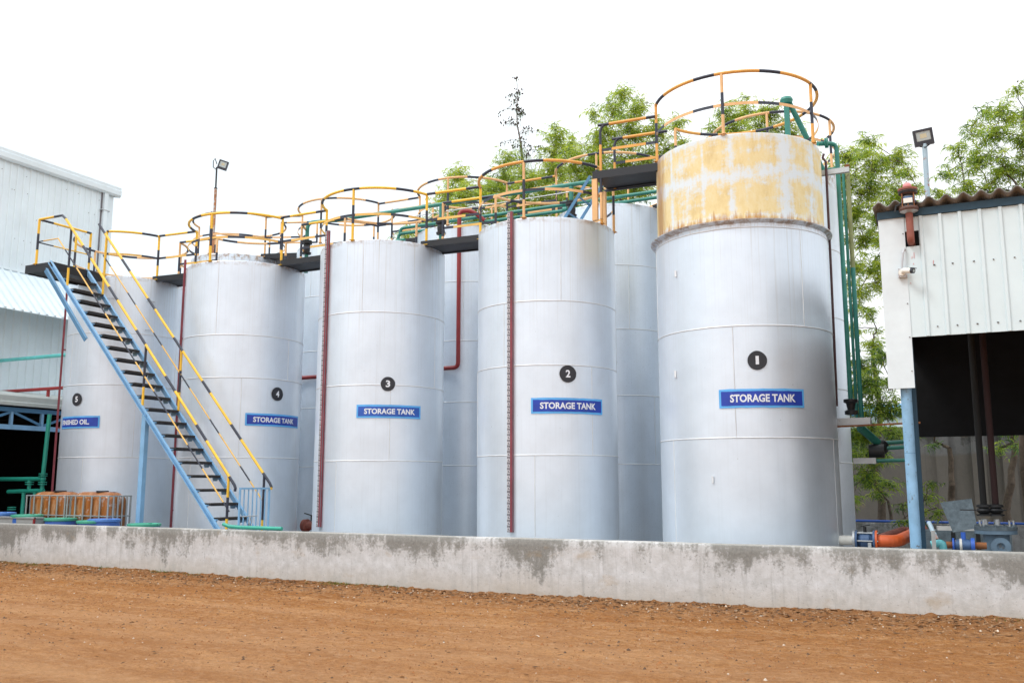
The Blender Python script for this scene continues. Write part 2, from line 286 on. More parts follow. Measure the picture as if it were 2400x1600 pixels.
# ------------------------------------------------------------------ mesh builder
class MB:
    def __init__(s): s.v = []; s.f = []; s.m = []; s.s = []; s.mats = []
    def mi(s, name):
        if name not in s.mats: s.mats.append(name)
        return s.mats.index(name)
    def add(s, vs, fs, mat, smooth=False):
        o = len(s.v); s.v += [tuple(v) for v in vs]; k = s.mi(mat)
        for f in fs: s.f.append(tuple(i + o for i in f)); s.m.append(k); s.s.append(smooth)
    def box(s, lo, hi, mat, rot=None, bev=0):
        (x0, y0, z0), (x1, y1, z1) = lo, hi
        vs = [Vector(p) for p in ((x0, y0, z0), (x1, y0, z0), (x1, y1, z0), (x0, y1, z0), (x0, y0, z1), (x1, y0, z1), (x1, y1, z1), (x0, y1, z1))]
        if rot:
            c = Vector(((x0 + x1) / 2, (y0 + y1) / 2, (z0 + z1) / 2)); vs = [rot @ (p - c) + c for p in vs]
        s.add(vs, [(0, 3, 2, 1), (4, 5, 6, 7), (0, 1, 5, 4), (1, 2, 6, 5), (2, 3, 7, 6), (3, 0, 4, 7)], mat)
    def bar(s, a, b, w, h, mat, up=Vector((0, 0, 1))):
        """rectangular bar from a to b, w sideways, h along 'up'"""
        a = Vector(a); b = Vector(b); d = (b - a).normalized()
        side = d.cross(up)
        side = side.normalized() if side.length > 1e-5 else Vector((1, 0, 0))
        u = side.cross(d).normalized()
        vs = []
        for p in (a, b):
            for i, j in ((-1, -1), (1, -1), (1, 1), (-1, 1)): vs.append(p + side * (w / 2 * i) + u * (h / 2 * j))
        s.add(vs, [(0, 1, 2, 3), (7, 6, 5, 4), (0, 4, 5, 1), (1, 5, 6, 2), (2, 6, 7, 3), (3, 7, 4, 0)], mat)
    def tube(s, path, r, mat, n=10, pattern=None, closed=False, start=0., flat=None):
        """pattern: ((mat, length), ...) repeated along the path.  flat=(w, h): flat bar in place of a round tube"""
        pts = [Vector(p) for p in path]
        if closed: pts.append(pts[0])
        cum = [0.]
        for a, b in zip(pts, pts[1:]): cum.append(cum[-1] + (b - a).length)
        L = cum[-1]; cuts = []
        if pattern:
            tot = sum(l for _, l in pattern); t = -start; k = 0
            while t < L:
                nm, l = pattern[k % len(pattern)]
                if t + l > 0: cuts.append((max(t, 0), nm))
                t += l; k += 1
        else: cuts = [(0., mat)]
        stops = sorted(set([round(c, 5) for c in cum] + [round(c[0], 5) for c in cuts]))
        cl = [stops[0]]
        for t in stops[1:]:
            if t - cl[-1] > 1e-4: cl.append(t)
        def at(t):
            for i in range(len(cum) - 1):
                if t <= cum[i + 1] + 1e-6:
                    q = (t - cum[i]) / max(cum[i + 1] - cum[i], 1e-9); return pts[i].lerp(pts[i + 1], min(max(q, 0), 1))
            return pts[-1]
        pp = [at(t) for t in cl]
        def mat_at(t):
            nm = cuts[0][1]
            for c, m_ in cuts:
                if c <= t + 1e-6: nm = m_
            return nm
        tang = []
        for i in range(len(pp)):
            a = pp[max(i - 1, 0)]; b = pp[min(i + 1, len(pp) - 1)]
            if closed and i in (0, len(pp) - 1): a, b = pp[-2], pp[1]
            d = (b - a); tang.append(d.normalized() if d.length > 1e-9 else Vector((0, 0, 1)))
        ref = Vector((0, 0, 1)) if abs(tang[0].z) < .9 else Vector((1, 0, 0))
        rings = []; u = None
        for i, d in enumerate(tang):
            if flat: u = Vector((0, 0, 1)) - d * d.z; u.normalize()
            elif u is None: u = (ref - d * ref.dot(d)).normalized()
            else:
                u = u - d * u.dot(d); u = u.normalized() if u.length > 1e-5 else d.orthogonal().normalized()
            w = d.cross(u)
            k = 1.
            if 0 < i < len(pp) - 1:
                c = (pp[i] - pp[i - 1]).normalized().dot((pp[i + 1] - pp[i]).normalized()); k = min(1 / max(math.sqrt((1 + c) / 2), .5), 1.6)
            if flat:
                rings.append([pp[i] + w * (flat[0] / 2 * a) * k + u * (flat[1] / 2 * b) for a, b in ((-1, -1), (1, -1), (1, 1), (-1, 1))])
            else:
                rings.append([pp[i] + (u * cos(2 * pi * j / n) + w * sin(2 * pi * j / n)) * r for j in range(n)])
        nn = 4 if flat else n
        for i in range(len(rings) - 1):
            s.add(rings[i] + rings[i + 1], [(j, (j + 1) % nn, nn + (j + 1) % nn, nn + j) for j in range(nn)], mat_at(cl[i]), not flat)
        if not closed:
            s.add(rings[0], [tuple(range(nn - 1, -1, -1))], mat_at(0)); s.add(rings[-1], [tuple(range(nn))], mat_at(L))
    def lathe(s, prof, c, mat, n=32, axis='Z', a0=0, a1=2 * pi, smooth=True, mats=None):
        c = Vector(c); full = abs(a1 - a0 - 2 * pi) < 1e-6
        def pt(r, h, a):
            p = (r * cos(a), r * sin(a), h)
            if axis == 'X': p = (p[2], p[0], p[1])
            if axis == 'Y': p = (p[1], p[2], p[0])
            return c + Vector(p)
        m_ = n if full else n + 1
        for k in range(len(prof) - 1):
            (r0, h0), (r1, h1) = prof[k], prof[k + 1]
            vs = [pt(r0, h0, a0 + (a1 - a0) * j / n) for j in range(m_)] + [pt(r1, h1, a0 + (a1 - a0) * j / n) for j in range(m_)]
            fs = [(j, (j + 1) % m_, m_ + (j + 1) % m_, m_ + j) for j in range(n)]
            s.add(vs, fs, mats[k] if mats else mat, smooth)
    def cyl(s, a, b, r, mat, n=20, r2=None):
        a = Vector(a); b = Vector(b); d = (b - a).normalized(); u = d.orthogonal().normalized(); w = d.cross(u); r2 = r if r2 is None else r2
        A = [a + (u * cos(2 * pi * j / n) + w * sin(2 * pi * j / n)) * r for j in range(n)]; B = [b + (u * cos(2 * pi * j / n) + w * sin(2 * pi * j / n)) * r2 for j in range(n)]
        s.add(A + B, [(j, (j + 1) % n, n + (j + 1) % n, n + j) for j in range(n)], mat, True)
        s.add(A, [tuple(range(n - 1, -1, -1))], mat); s.add(B, [tuple(range(n))], mat)
    def ball(s, c, r, mat, n=14):
        c = Vector(c); prof = [(max(r * sin(pi * k / n), 1e-4), -r * cos(pi * k / n)) for k in range(n + 1)]; s.lathe(prof, c, mat, 18)
    def build(s, name, parent=None, top=None, origin=None):
        """top: the thing whose base the vertices are measured from"""
        t = top or parent; o = Vector(t['_o']) if t is not None else Vector(origin or (0, 0, 0))
        me = bpy.data.meshes.new(name)
        me.from_pydata([(a - o.x, b - o.y, c - o.z) for a, b, c in s.v], [], s.f)
        for n in s.mats: me.materials.append(MATS[n])
        me.polygons.foreach_set('material_index', s.m); me.polygons.foreach_set('use_smooth', s.s); me.update()
        ob = bpy.data.objects.new(name, me); COL.objects.link(ob)
        if parent is not None: ob.parent = parent; ob['_o'] = tuple(o)
        else: ob.location = o; ob['_o'] = tuple(o)
        return ob
def tag(o, label, cat, group=None):
    o['label'] = label; o['category'] = cat
    if group: o['group'] = group
    return o
def thing(name, label, cat, loc, group=None):
    o = bpy.data.objects.new(name, None); COL.objects.link(o); o.location = loc; o['_o'] = tuple(loc); o.empty_display_size = .2
    return tag(o, label, cat, group)
def structure(o): o['kind'] = 'structure'; return o
def one(name, fill, label, cat, group=None, origin=None):
    """a thing that is a single mesh"""
    b = MB(); fill(b); xs = np.array(b.v); group = group or {'product_pipe': 'green product pipes around the tanks', 'process_pipe': 'level pipes left of tank 5'}.get(name)
    org = origin or ((xs[:, 0].min() + xs[:, 0].max()) / 2, (xs[:, 1].min() + xs[:, 1].max()) / 2, xs[:, 2].min())
    return tag(b.build(name, origin=org), label, cat, group)
def copy_tree(o, parent=None):
    c = o.copy(); COL.objects.link(c)
    if parent is not None: c.parent = parent
    for ch in list(o.children): copy_tree(ch, c)
    return c
def text_mesh(body, bold=.0):
    cu = bpy.data.curves.new('txt', 'FONT'); cu.body = body; cu.size = 1; cu.offset = bold; cu.resolution_u = 3
    ob = bpy.data.objects.new('txt', cu); COL.objects.link(ob); dg = bpy.context.evaluated_depsgraph_get(); dg.update()
    me = bpy.data.meshes.new_from_object(ob.evaluated_get(dg))
    v = np.array([tuple(p.co) for p in me.vertices]); f = [tuple(p.vertices) for p in me.polygons]
    bpy.data.objects.remove(ob); bpy.data.curves.remove(cu); bpy.data.meshes.remove(me)
    v[:, 0] -= v[:, 0].min(); v[:, 0] /= v[:, 0].max(); v[:, 1] -= v[:, 1].min(); v[:, 1] /= v[:, 1].max()
    return v[:, :2], f

# ------------------------------------------------------------------ ground and yard
def ground():
    xs = np.concatenate([np.array([-400, -200, -100, -60, -40, -30]), np.arange(-25, 5.01, .04), np.array([8, 14, 30, 60, 120, 400])])
    ys = np.concatenate([np.array([-300, -100, -30, -8, 0, 3]), np.arange(5.6, 12.41, .03), np.array([12.6, 14, 20, 40, 80, 200, 600, 1500])])
    vs = []
    for y in ys:
        for x in xs:
            z = 0.
            if -25.1 < x < 5.1 and 5.3 < y < 12.5:
                n = mnoise.fractal(Vector((x * .9, y * 1.6, 0)), 1., 2., 4)
                q = mnoise.noise(Vector((x * 11, y * 11, 6))); near_ = max(0, min(1, (y - 10.2) / 1.6))
                z = .016 * n + .010 * mnoise.noise(Vector((x * 7, y * 9, 3))) + (.011 + .011 * near_) * max(0, q - .08) * 2 + .005 * mnoise.noise(Vector((x * 22, y * 22, 1)))
                k = max(0, min(1, (y - 10.9) / 1.4))
                z += k * k * (.03 + .05 * max(0, min(1, (-x - 9.5) / 4)) + .045 * max(0, min(1, (x + 4) / 4)) + .022 * mnoise.noise(Vector((x * 2.2, y * 3, 8))))
            elif y > 12.5: z = -.03
            vs.append((x, y, z))
    nx = len(xs); b = MB()
    b.add(vs, [(j * nx + i, j * nx + i + 1, (j + 1) * nx + i + 1, (j + 1) * nx + i) for j in range(len(ys) - 1) for i in range(nx - 1)], 'dirt', True)
    structure(b.build('ground', origin=(0, 0, 0)))
    b = MB(); b.add([(-60, 12.5, .012), (12, 12.5, .012), (12, 60, .012), (-60, 60, .012)], [(0, 1, 2, 3)], 'floor_concrete')
    structure(b.build('yard_floor', origin=(0, 0, 0)))
ground()
def litter():
    kinds = [('dead_leaf', .42), ('pebble', .30), ('pale_chip', .05), ('dark_chip', .23)]
    b = MB()
    for i in range(8200):
        x = random.uniform(-20, 2.2)
        if random.random() < .80: y = 12.28 - abs(random.gauss(0, .55))
        else: y = random.uniform(6.2, 12.2)
        if y < 6: continue
        k = max(0, min(1, (y - 10.9) / 1.4))
        z = .016 * mnoise.fractal(Vector((x * .9, y * 1.6, 0)), 1., 2., 4) + .010 * mnoise.noise(Vector((x * 7, y * 9, 3)))
        z += k * k * (.03 + .05 * max(0, min(1, (-x - 9.5) / 4)) + .045 * max(0, min(1, (x + 4) / 4)) + .022 * mnoise.noise(Vector((x * 2.2, y * 3, 8))))
        q = random.random(); acc = 0
        for nm, w in kinds:
            acc += w
            if q < acc: break
        a = random.uniform(0, 2 * pi); u = Vector((cos(a), sin(a), random.uniform(-.2, .3))); w_ = Vector((-sin(a), cos(a), random.uniform(-.3, .3))); c = Vector((x, y, z + .004))
        if nm in ('pebble', 'pale_chip') and random.random() < .6:
            s_ = (random.uniform(.006, .017) if y > 11 else random.uniform(.004, .010)) * (1.6 if random.random() < .06 else 1)
            tip = c + Vector((0, 0, s_ * .9)); ring = [c + u * (s_ * cos(t) * random.uniform(.7, 1.3)) + w_ * (s_ * sin(t) * random.uniform(.7, 1.2)) + Vector((0, 0, -.004)) for t in np.arange(0, 6.2, 1.05)]
            n = len(ring); b.add(ring + [tip], [(j, (j + 1) % n, n) for j in range(n)], nm, False)
        else:
            L = random.uniform(.02, .06) * (1 if y > 10.8 else .7); W = L * random.uniform(.12, .3)
            b.add([c - u * L, c + w_ * W + Vector((0, 0, .006)), c + u * L, c - w_ * W + Vector((0, 0, .005))], [(0, 1, 2, 3)], nm)
    for i in range(7000):
        y = 6.1 + 6.1 * random.random() ** .8; x = random.uniform(-20, 2.2); a = random.uniform(0, 6.28); L = random.uniform(.006, .017) * (1.7 if random.random() < .08 else 1)
        k = max(0, min(1, (y - 10.9) / 1.4)); q = mnoise.noise(Vector((x * 11, y * 11, 6))); near_ = max(0, min(1, (y - 10.2) / 1.6))
        z = .016 * mnoise.fractal(Vector((x * .9, y * 1.6, 0)), 1., 2., 4) + .010 * mnoise.noise(Vector((x * 7, y * 9, 3))) + (.011 + .011 * near_) * max(0, q - .08) * 2 + k * k * (.03 + .05 * max(0, min(1, (-x - 9.5) / 4)) + .045 * max(0, min(1, (x + 4) / 4)))
        c = Vector((x, y, z)); u = Vector((cos(a), sin(a), 0)) * L; w_ = Vector((-sin(a), cos(a), 0)) * L * random.uniform(.5, .9)
        b.add([c - u, c - w_, c + u, c + w_, c + Vector((0, 0, L * .8))], [(0, 1, 4), (1, 2, 4), (2, 3, 4), (3, 0, 4)], random.choice(('clod', 'clod', 'clod', 'dark_chip', 'pebble')) if random.random() > .02 else 'pale_chip')
    o = b.build('ground_litter', origin=(0, 0, 0)); o['kind'] = 'stuff'
    tag(o, 'dead leaves, chips and small stones scattered over the red dirt', 'litter')
litter()
def grass():
    b = MB()
    for px, n, w in ((20, 90, .5), (75, 60, .5), (250, 40, .25), (385, 50, .2), (780, 130, .16), (800, 90, .10), (850, 60, .16), (890, 60, .12), (440, 40, .3), (930, 20, .1), (580, 18, .15), (2380, 60, .3)):
        c = P(px, 1350, 12.25)
        for i in range(n):
            x = c.x + random.gauss(0, w); y = 12.26 - abs(random.gauss(0, .10)); h = random.uniform(.02, .065)
            k = max(0, min(1, (y - 10.9) / 1.4)); z = k * k * (.03 + .05 * max(0, min(1, (-x - 9.5) / 4)) + .045 * max(0, min(1, (x + 4) / 4))) - .01
            a = random.uniform(0, 6.28); d = Vector((cos(a), sin(a), 0)); l = Vector((random.gauss(0, .02), random.gauss(0, .02), h)); p = Vector((x, y, z))
            b.add([p - d * .004, p + d * .004, p + l * .6 + d * .003, p + l, p + l * .6 - d * .003], [(0, 1, 2, 3, 4)], 'grass')
    o = b.build('grass_tufts', origin=(0, 0, 0)); o['kind'] = 'stuff'; tag(o, 'sparse yellow green grass tufts along the foot of the wall', 'grass')
grass()

# ------------------------------------------------------------------ walls
def wall_mesh(x0, x1, y0, y1, top, mat, step, joints=(), amp=.006, zs=10):
    b = MB(); n = int((x1 - x0) / step); xs = [x0 + (x1 - x0) * i / n for i in range(n + 1)]
    prof = [(y0, -.15 + (top + .13) * k / zs) for k in range(zs + 1)] + [(y0 + .018, top), (y0 + (y1 - y0) * .5, top + .003), (y1 - .015, top), (y1, top - .02), (y1, 0)]
    vs = []
    for x in xs:
        for j, (y, z) in enumerate(prof):
            q = mnoise.noise(Vector((x * 1.4, z * 1.8, y))) * amp + mnoise.noise(Vector((x * 9, z * 9, y))) * amp * .35
            zz = z + (mnoise.noise(Vector((x * .8, 2, 0))) * .007 + mnoise.noise(Vector((x * 6, 5, 0))) * .004 if z > top * .85 else 0)
            for jx in joints:
                if abs(x - jx) < step * .6 and j <= zs: q += .012
            vs.append((x, y + q, zz))
    m = len(prof)
    b.add(vs, [(i * m + j, (i + 1) * m + j, (i + 1) * m + j + 1, i * m + j + 1) for i in range(n) for j in range(m - 1)], mat, True)
    return b
b = wall_mesh(-30, 6, 12.3, 12.52, .81, 'bund_concrete', .04, joints=(-10.6,))
tag(b.build('bund_wall', origin=(-12, 12.3, 0)), 'low stained concrete wall running along the red dirt in front of the tanks', 'wall')
b = wall_mesh(-3.2, 8, 21.4, 21.6, .77, 'bund_back', .2)
tag(b.build('bund_wall', origin=(0, 21.4, 0)), 'low grey concrete kerb wall behind the tanks, with a blue hose on top', 'wall')
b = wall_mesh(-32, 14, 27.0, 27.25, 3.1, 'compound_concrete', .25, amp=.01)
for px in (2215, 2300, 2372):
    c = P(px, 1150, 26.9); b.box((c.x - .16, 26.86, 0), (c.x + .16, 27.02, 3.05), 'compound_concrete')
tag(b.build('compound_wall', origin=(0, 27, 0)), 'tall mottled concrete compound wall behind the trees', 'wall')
one('blue_hose', lambda b: b.tube([(-4, 21.45, .80), (-2, 21.45, .80), (0, 21.47, .795), (3, 21.46, .79)], .025, 'blue_bright'), 'thin blue hose lying on the kerb wall behind the tanks', 'hose')

# ------------------------------------------------------------------ tanks
Y1, Y2 = 16.2, 20.0
JA = 14.6
def arc(xc, yc, r, a0, a1, z, step=6):
    n = max(2, int(abs(a1 - a0) / step)); return [(xc + r * cos(rad(a0 + (a1 - a0) * i / n)), yc + r * sin(rad(a0 + (a1 - a0) * i / n)), z) for i in range(n + 1)]
def stripe(c, k=1.): return ((c, .74 * k), ('black', .37 * k))
def rail_post(name, x, y, z0, z1, c, parent, top, cut=(.36, .40)):
    b = MB(); h = z1 - z0
    b.tube([(x, y, z0 - .02), (x, y, z0 + h * .30), (x, y, z0 + h * .68), (x, y, z1)], .027, c, 8, pattern=((c, .02 + h * .32), ('black', h * .36), (c, 9)))
    b.box((x - .05, y - .05, z0 + .001), (x + .05, y + .05, z0 + .012), c)
    return b.build(name, parent, top)
def guard(root, xc, yc, r, z0, zr, zm, arcs, posts, c_rail, c_post, seed):
    """arc rails as parts; mid flats and posts as their sub-parts"""
    for k, (a0, a1, col) in enumerate(arcs):
        b = MB(); b.tube(arc(xc, yc, r, a0, a1, zr, 5), .029, col, 10, pattern=stripe(col), start=.2 + .43 * ((seed + k) % 3))
        g = b.build('guard_rail', root)
        m = MB(); m.tube(arc(xc, yc, r - .004, a0, a1, zm, 5), 0, col, pattern=stripe('peach' if col != 'yellow' else 'yellow_dull'), start=.3 + .37 * ((seed + k) % 3), flat=(.008, .05))
        m.build('mid_rail', g, root)
        for a, pc in posts[k]: rail_post('rail_post', xc + r * cos(rad(a)), yc + r * sin(rad(a)), z0, zr, pc, g, root)
def on_cyl(xc, yc, r, ang, z): return (xc + r * cos(rad(ang)), yc + r * sin(rad(ang)), z)
def panel(root, xc, yc, R, a0, a1, z0, z1, words, t0, t1, fill='sign_blue', wob=0):
    def grid(b, a0, a1, z0, z1, r, mat):
        n = 16; vs = []
        for i in range(n + 1):
            a = a0 + (a1 - a0) * i / n; j1 = random.uniform(-.004, .004) * wob; j2 = random.uniform(-.004, .004) * wob
            vs += [on_cyl(xc, yc, r, a, z0 + j1), on_cyl(xc, yc, r, a, z1 + j2)]
        b.add(vs, [(2 * i, 2 * i + 2, 2 * i + 3, 2 * i + 1) for i in range(n)], mat, True)
    b = MB(); da = math.degrees(.035 / R)
    grid(b, a0, a1, z0, z1, R + .013, 'sign_edge'); grid(b, a0 + da, a1 - da, z0 + .035, z1 - .038, R + .016, fill)
    p = b.build('name_panel', root); p['label'] = 'blue painted panel with light blue border reading ' + words
    v, f = text_mesh(words, .032); b = MB(); h = (z1 - z0); lo, hi = z0 + h * .29, z1 - h * .29
    b.add([on_cyl(xc, yc, R + .019, t0 + (t1 - t0) * x, lo + (hi - lo) * y) for x, y in v], f, 'letter_white'); b.build('lettering', p, root)
def number(root, xc, yc, R, ang, z, rd, digit, w):
    b = MB(); n = 40; vs = [on_cyl(xc, yc, R + .014, ang, z)]; fs = []
    rr = [rd * (1 + .035 * mnoise.noise(Vector((cos(6.283 * i / n) * 1.6, sin(6.283 * i / n) * 1.6, ang)))) for i in range(n)]
    for k in (.5, 1.):
        for i in range(n):
            t = 2 * pi * i / n; vs.append(on_cyl(xc, yc, R + .014, ang + math.degrees(rr[i] * k * cos(t) / R), z + rr[i] * k * sin(t)))
    fs = [(0, 1 + i, 1 + (i + 1) % n) for i in range(n)] + [(1 + i, n + 1 + i, n + 1 + (i + 1) % n, 1 + (i + 1) % n) for i in range(n)]
    b.add(vs, fs, 'disc_black', True); d = b.build('number_disc', root); d['label'] = 'black painted disc with a white ' + digit
    v, f = text_mesh(digit, .03); b = MB(); h = .135
    b.add([on_cyl(xc, yc, R + .018, ang + math.degrees(w * (x - .5) / R), z - .065 + h * y) for x, y in v], f, 'letter_white'); b.build('numeral', d, root)
def shell(root, xc, yc, R, z0, z1, seams, mat, seed, name='shell'):
    b = MB(); rnd = random.Random(seed)
    cuts = [z0] + sorted(seams) + [z1]
    b.lathe([(R, z0), (R, z1 - .01), (R - .004, z1)], (xc, yc, 0), mat, 96)
    for z in seams:
        vs = []; n = 96
        for k in range(n):
            a = 2 * pi * k / n; q = 1 + .25 * mnoise.noise(Vector((k * .9, z, seed)))
            for dr, dz in ((-.004, -.013), (.009 * q, -.005), (.009 * q, .005), (-.004, .013)): vs.append((xc + (R + dr) * cos(a), yc + (R + dr) * sin(a), z + dz + .003 * mnoise.noise(Vector((k * .35, z, seed + 3)))))
        b.add(vs, [(4 * k + j, 4 * ((k + 1) % n) + j, 4 * ((k + 1) % n) + j + 1, 4 * k + j + 1) for k in range(n) for j in range(3)], 'weld', True)
    a = rnd.uniform(-180, 180)
    for i in range(len(cuts) - 1):
        for kk in range(3):
            t = a + 120 * kk + 47 * i; pts = []
            m = 10
            for q in range(m + 1):
                z = cuts[i] + (cuts[i + 1] - cuts[i]) * q / m; pts.append(on_cyl(xc, yc, R - .002, t + .12 * mnoise.noise(Vector((z * 4, t, 0))), z))
            b.tube(pts, .0085, 'weld', 5)
    return b.build(name, root)
def roof(root, xc, yc, R, z, mat):
    b = MB(); b.lathe([(R - .004, z), (R * .5, z + .03), (.02, z + .05)], (xc, yc, 0), mat, 64)
    b.cyl((xc + .3, yc + .5, z - .01), (xc + .3, yc + .5, z + .05), .25, mat, 24)
    b.build('roof', root)
def gauge(root, xc, yc, R, ang, z0, z1, w, ticks=True, off=.05):
    b = MB(); c = Vector(on_cyl(xc, yc, R + off, ang, 0)); nrm = Vector((cos(rad(ang)), sin(rad(ang)), 0)); t = Vector((-nrm.y, nrm.x, 0))
    def pl(u0, u1, n0, n1, za, zb, mat):
        vs = [c + t * u + nrm * n + Vector((0, 0, z)) for z in (za, zb) for u, n in ((u0, n0), (u1, n0), (u1, n1), (u0, n1))]
        b.add(vs, [(0, 3, 2, 1), (4, 5, 6, 7), (0, 1, 5, 4), (1, 2, 6, 5), (2, 3, 7, 6), (3, 0, 4, 7)], mat)
    pl(-w / 2, w / 2, -.008, .008, z0, z1, 'gauge_grey' if ticks else 'gauge_red'); pl(w / 2 - .012, w / 2, -.04, -.0085, z0, z1, 'gauge_red')
    if ticks:
        pl(w * .12, w / 2 - .001, .009, .012, z0, z1, 'gauge_red')
        z = z0 + .02; k = 0
        while z < z1 - .02:
            pl(-w / 2 + .002, w * .08 if k % 2 == 0 else -w * .15, .009, .011, z, z + .009, 'gauge_white')
            if k % 2 == 0: pl(-w * .10, w * .02, .009, .011, z + .025, z + .055, 'gauge_white'); pl(-w / 2 + .002, -w / 2 + .012, .009, .011, z, z + .05, 'gauge_white')
            z += .05; k += 1
    for z in np.arange(z0 + .4, min(z1, 6.2), 1.9): pl(-.015, .015, -off - .01, -.009, z, z + .03, 'gauge_red')
    b.build('gauge_board', root)

def tank_base(label, x, y): return thing('storage_tank', label, 'tank', (x, y, 0), 'silver storage tanks in two rows')
FRONT = {1: (-3.37, 1.483), 2: (-7.15, 1.337), 3: (-10.99, 1.325), 4: (-14.79, 1.335), 5: (-18.6, 1.335)}
def front_tank(k, label, mat, zr, seams, disc, pan, g):
    x, R = FRONT[k]; r = tank_base(label, x, Y1)
    shell(r, x, Y1, R, 0, zr, seams, mat, k)
    if k != 1: roof(r, x, Y1, R, zr, mat)
    number(r, x, Y1, R, disc[0], 3.53, disc[1], str(k), .05 if k == 1 else .085)
    panel(r, x, Y1, R, *pan)
    if g: gauge(r, x, Y1, R, *g)
    return r
# tank 1, the tall one with the stained upper ring
x, R = FRONT[1]
t1 = front_tank(1, 'largest silver tank marked 1, with a rust stained upper ring', 'silver_a', 5.80, (5.72, 4.10, 2.31), (-70.5, .152),
                (-94.3, -41.2, 2.78, 3.08, 'STORAGE TANK', -87.5, -47.5, 'sign_blue', 1.), None)
b = MB(); b.lathe([(R - .01, 5.79), (R + .02, 5.80), (R + .085, 5.83), (R + .09, 5.845), (R + .03, 5.86), (1.43, 5.862)], (x, Y1, 0), 'silver_a', 96); b.build('flange', t1)
b = MB(); b.lathe([(1.445, 5.862), (1.445, 7.33), (1.44, 7.345), (1.425, 7.35), (1.42, 7.2)], (x, Y1, 0), 'ring', 96)
q = b.build('upper_ring', t1); q['label'] = 'wide upper ring with yellow ochre rust stains'
b = MB(); b.lathe([(1.44, 7.29), (.7, 7.30), (.02, 7.31)], (x, Y1, 0), 'silver_a', 64); b.build('roof', t1)
for a, zz in ((-127, 3.35), (-124, 5.05), (-100, 1.6)):
    b = MB(); c_ = Vector(on_cyl(x, Y1, R + .012, a, zz)); b.bar(c_, c_ + Vector((0, 0, .11)), .03, .03, 'weld', Vector((1, 0, 0))); b.build('lug', t1)
guard(t1, x, Y1, 1.44, 7.35, 8.43, 7.87, [(-154, 154, 'amber')], [[(-154, 'amber'), (-86, 'peach'), (-15, 'amber'), (60, 'peach'), (154, 'peach')]], 'amber', 'peach', 1)
t2 = front_tank(2, 'silver tank marked 2, with a wide tick marked gauge board down its front', 'silver_b', 6.42, (4.86, 3.69, 2.09), (-50, .155),
                (-78.5, -18.3, 2.82, 3.1, 'STORAGE TANK', -71.6, -26.0, 'sign_blue', .8), (-95, .75, 6.56, .105))
t3 = front_tank(3, 'rust streaked silver tank marked 3, between tanks 2 and 4', 'silver_c', 6.45, (4.97, 3.51, 2.03), (-49.6, .142),
                (-75.8, -18.9, 2.86, 3.12, 'STORAGE TANK', -69.1, -25.0, 'sign_blue_faded', .3), (-113, .75, 6.74, .125))
t4 = front_tank(4, 'silver tank marked 4, behind the foot of the stair', 'silver_d', 6.42, (4.78, 3.85, 2.14), (-13.3, .15),
                (-43.5, 20.6, 2.82, 3.09, 'STORAGE TANK', -36.4, 9.8, 'sign_blue', .5), (-130, .6, 6.62, .07, False))
t5 = front_tank(5, 'silver tank marked 5 and FINISHED OIL, behind the top of the stair', 'silver_e', 6.46, (5.1, 3.87, 2.19), (-88, .15),
                (-112.5, -60.9, 2.86, 3.14, 'FINISHED OIL.', -110.0, -71.0, 'sign_blue', .6), (-136, .6, 6.35, .05, False, .10))
for k, rt, zr, cf in ((2, t2, 6.42, 'amber'), (3, t3, 6.45, 'yellow'), (4, t4, 6.42, 'yellow')):
    x, R = FRONT[k]
    guard(rt, x, Y1, R, zr, zr + 1.08, zr + .53, [(-180 + JA, -JA, cf), (JA, 180 - JA, 'peach')],
          [[(-180 + JA, cf if k != 2 else 'yellow'), (-84, cf if k != 2 else 'peach'), (-JA, cf if k != 2 else 'amber')], [(JA, 'peach'), (90, 'peach'), (180 - JA, 'peach')]], cf, 'peach', k)
x, R = FRONT[5]
guard(t5, x, Y1, R, 6.46, 7.54, 6.99, [(-66.5, -JA, 'yellow'), (JA, 247, 'peach')], [[(-66.5, 'yellow'), (-JA, 'yellow')], [(JA, 'peach'), (75, 'peach'), (180, 'peach'), (247, 'yellow')]], 'yellow', 'peach', 5)
# small wall brackets on tank 5
for a, zz in ((-58, 5.9), (-20, 5.9), (-20, 5.2)):
    b = MB(); p = Vector(on_cyl(x, Y1, R, a, zz)); n_ = Vector((cos(rad(a)), sin(rad(a)), 0)); t_ = Vector((-n_.y, n_.x, 0))
    b.tube([p - t_ * .08, p - t_ * .08 + n_ * .06, p + t_ * .08 + n_ * .06, p + t_ * .08], .008, 'galv', 6); b.build('bracket', t5)
# the back row
BACK = {1: -3.37, 2: -7.15, 3: -10.99, 4: -14.79, 5: -18.6}
blab = {1: 'plain silver back row tank, mostly hidden behind the tallest tank', 2: 'plain silver back row tank with dark speckles, seen between tanks 1 and 2',
        3: 'plain silver back row tank with a dark red pipe, seen between tanks 2 and 3', 4: 'plain silver back row tank seen as a strip between tanks 3 and 4',
        5: 'back row tank with a rusty rim just showing above tank 4'}
for k, x in BACK.items():
    zr, zrail = (8.1, 9.2) if k == 1 else ((7.88, 9.05) if k == 5 else (7.75, 8.93)); R = 1.3
    r = tank_base(blab[k], x, Y2); shell(r, x, Y2, R, 0, zr, [z for z in (6.35, 4.92, 3.47, 2.0)], 'silver_old' if k == 5 else 'silver_back', 20 + k); roof(r, x, Y2, R, zr, 'silver_back')
    if k == 1: guard(r, x, Y2, R, zr, zrail, zr + .55, [(-180 + JA, 180 - JA, 'peach')], [[(-180 + JA, 'amber'), (-84, 'peach'), (-JA, 'peach'), (90, 'peach')]], 'peach', 'peach', 2)
    else:
        guard(r, x, Y2, R, zr, zrail, zr + .55, [(-180 + JA, -JA, 'peach'), (JA, 180 - JA, 'peach')], [[(-180 + JA, 'peach'), (-84, 'peach'), (-JA, 'peach')], [(JA, 'peach'), (90, 'peach'), (180 - JA, 'peach')]], 'peach', 'peach', k + 1)

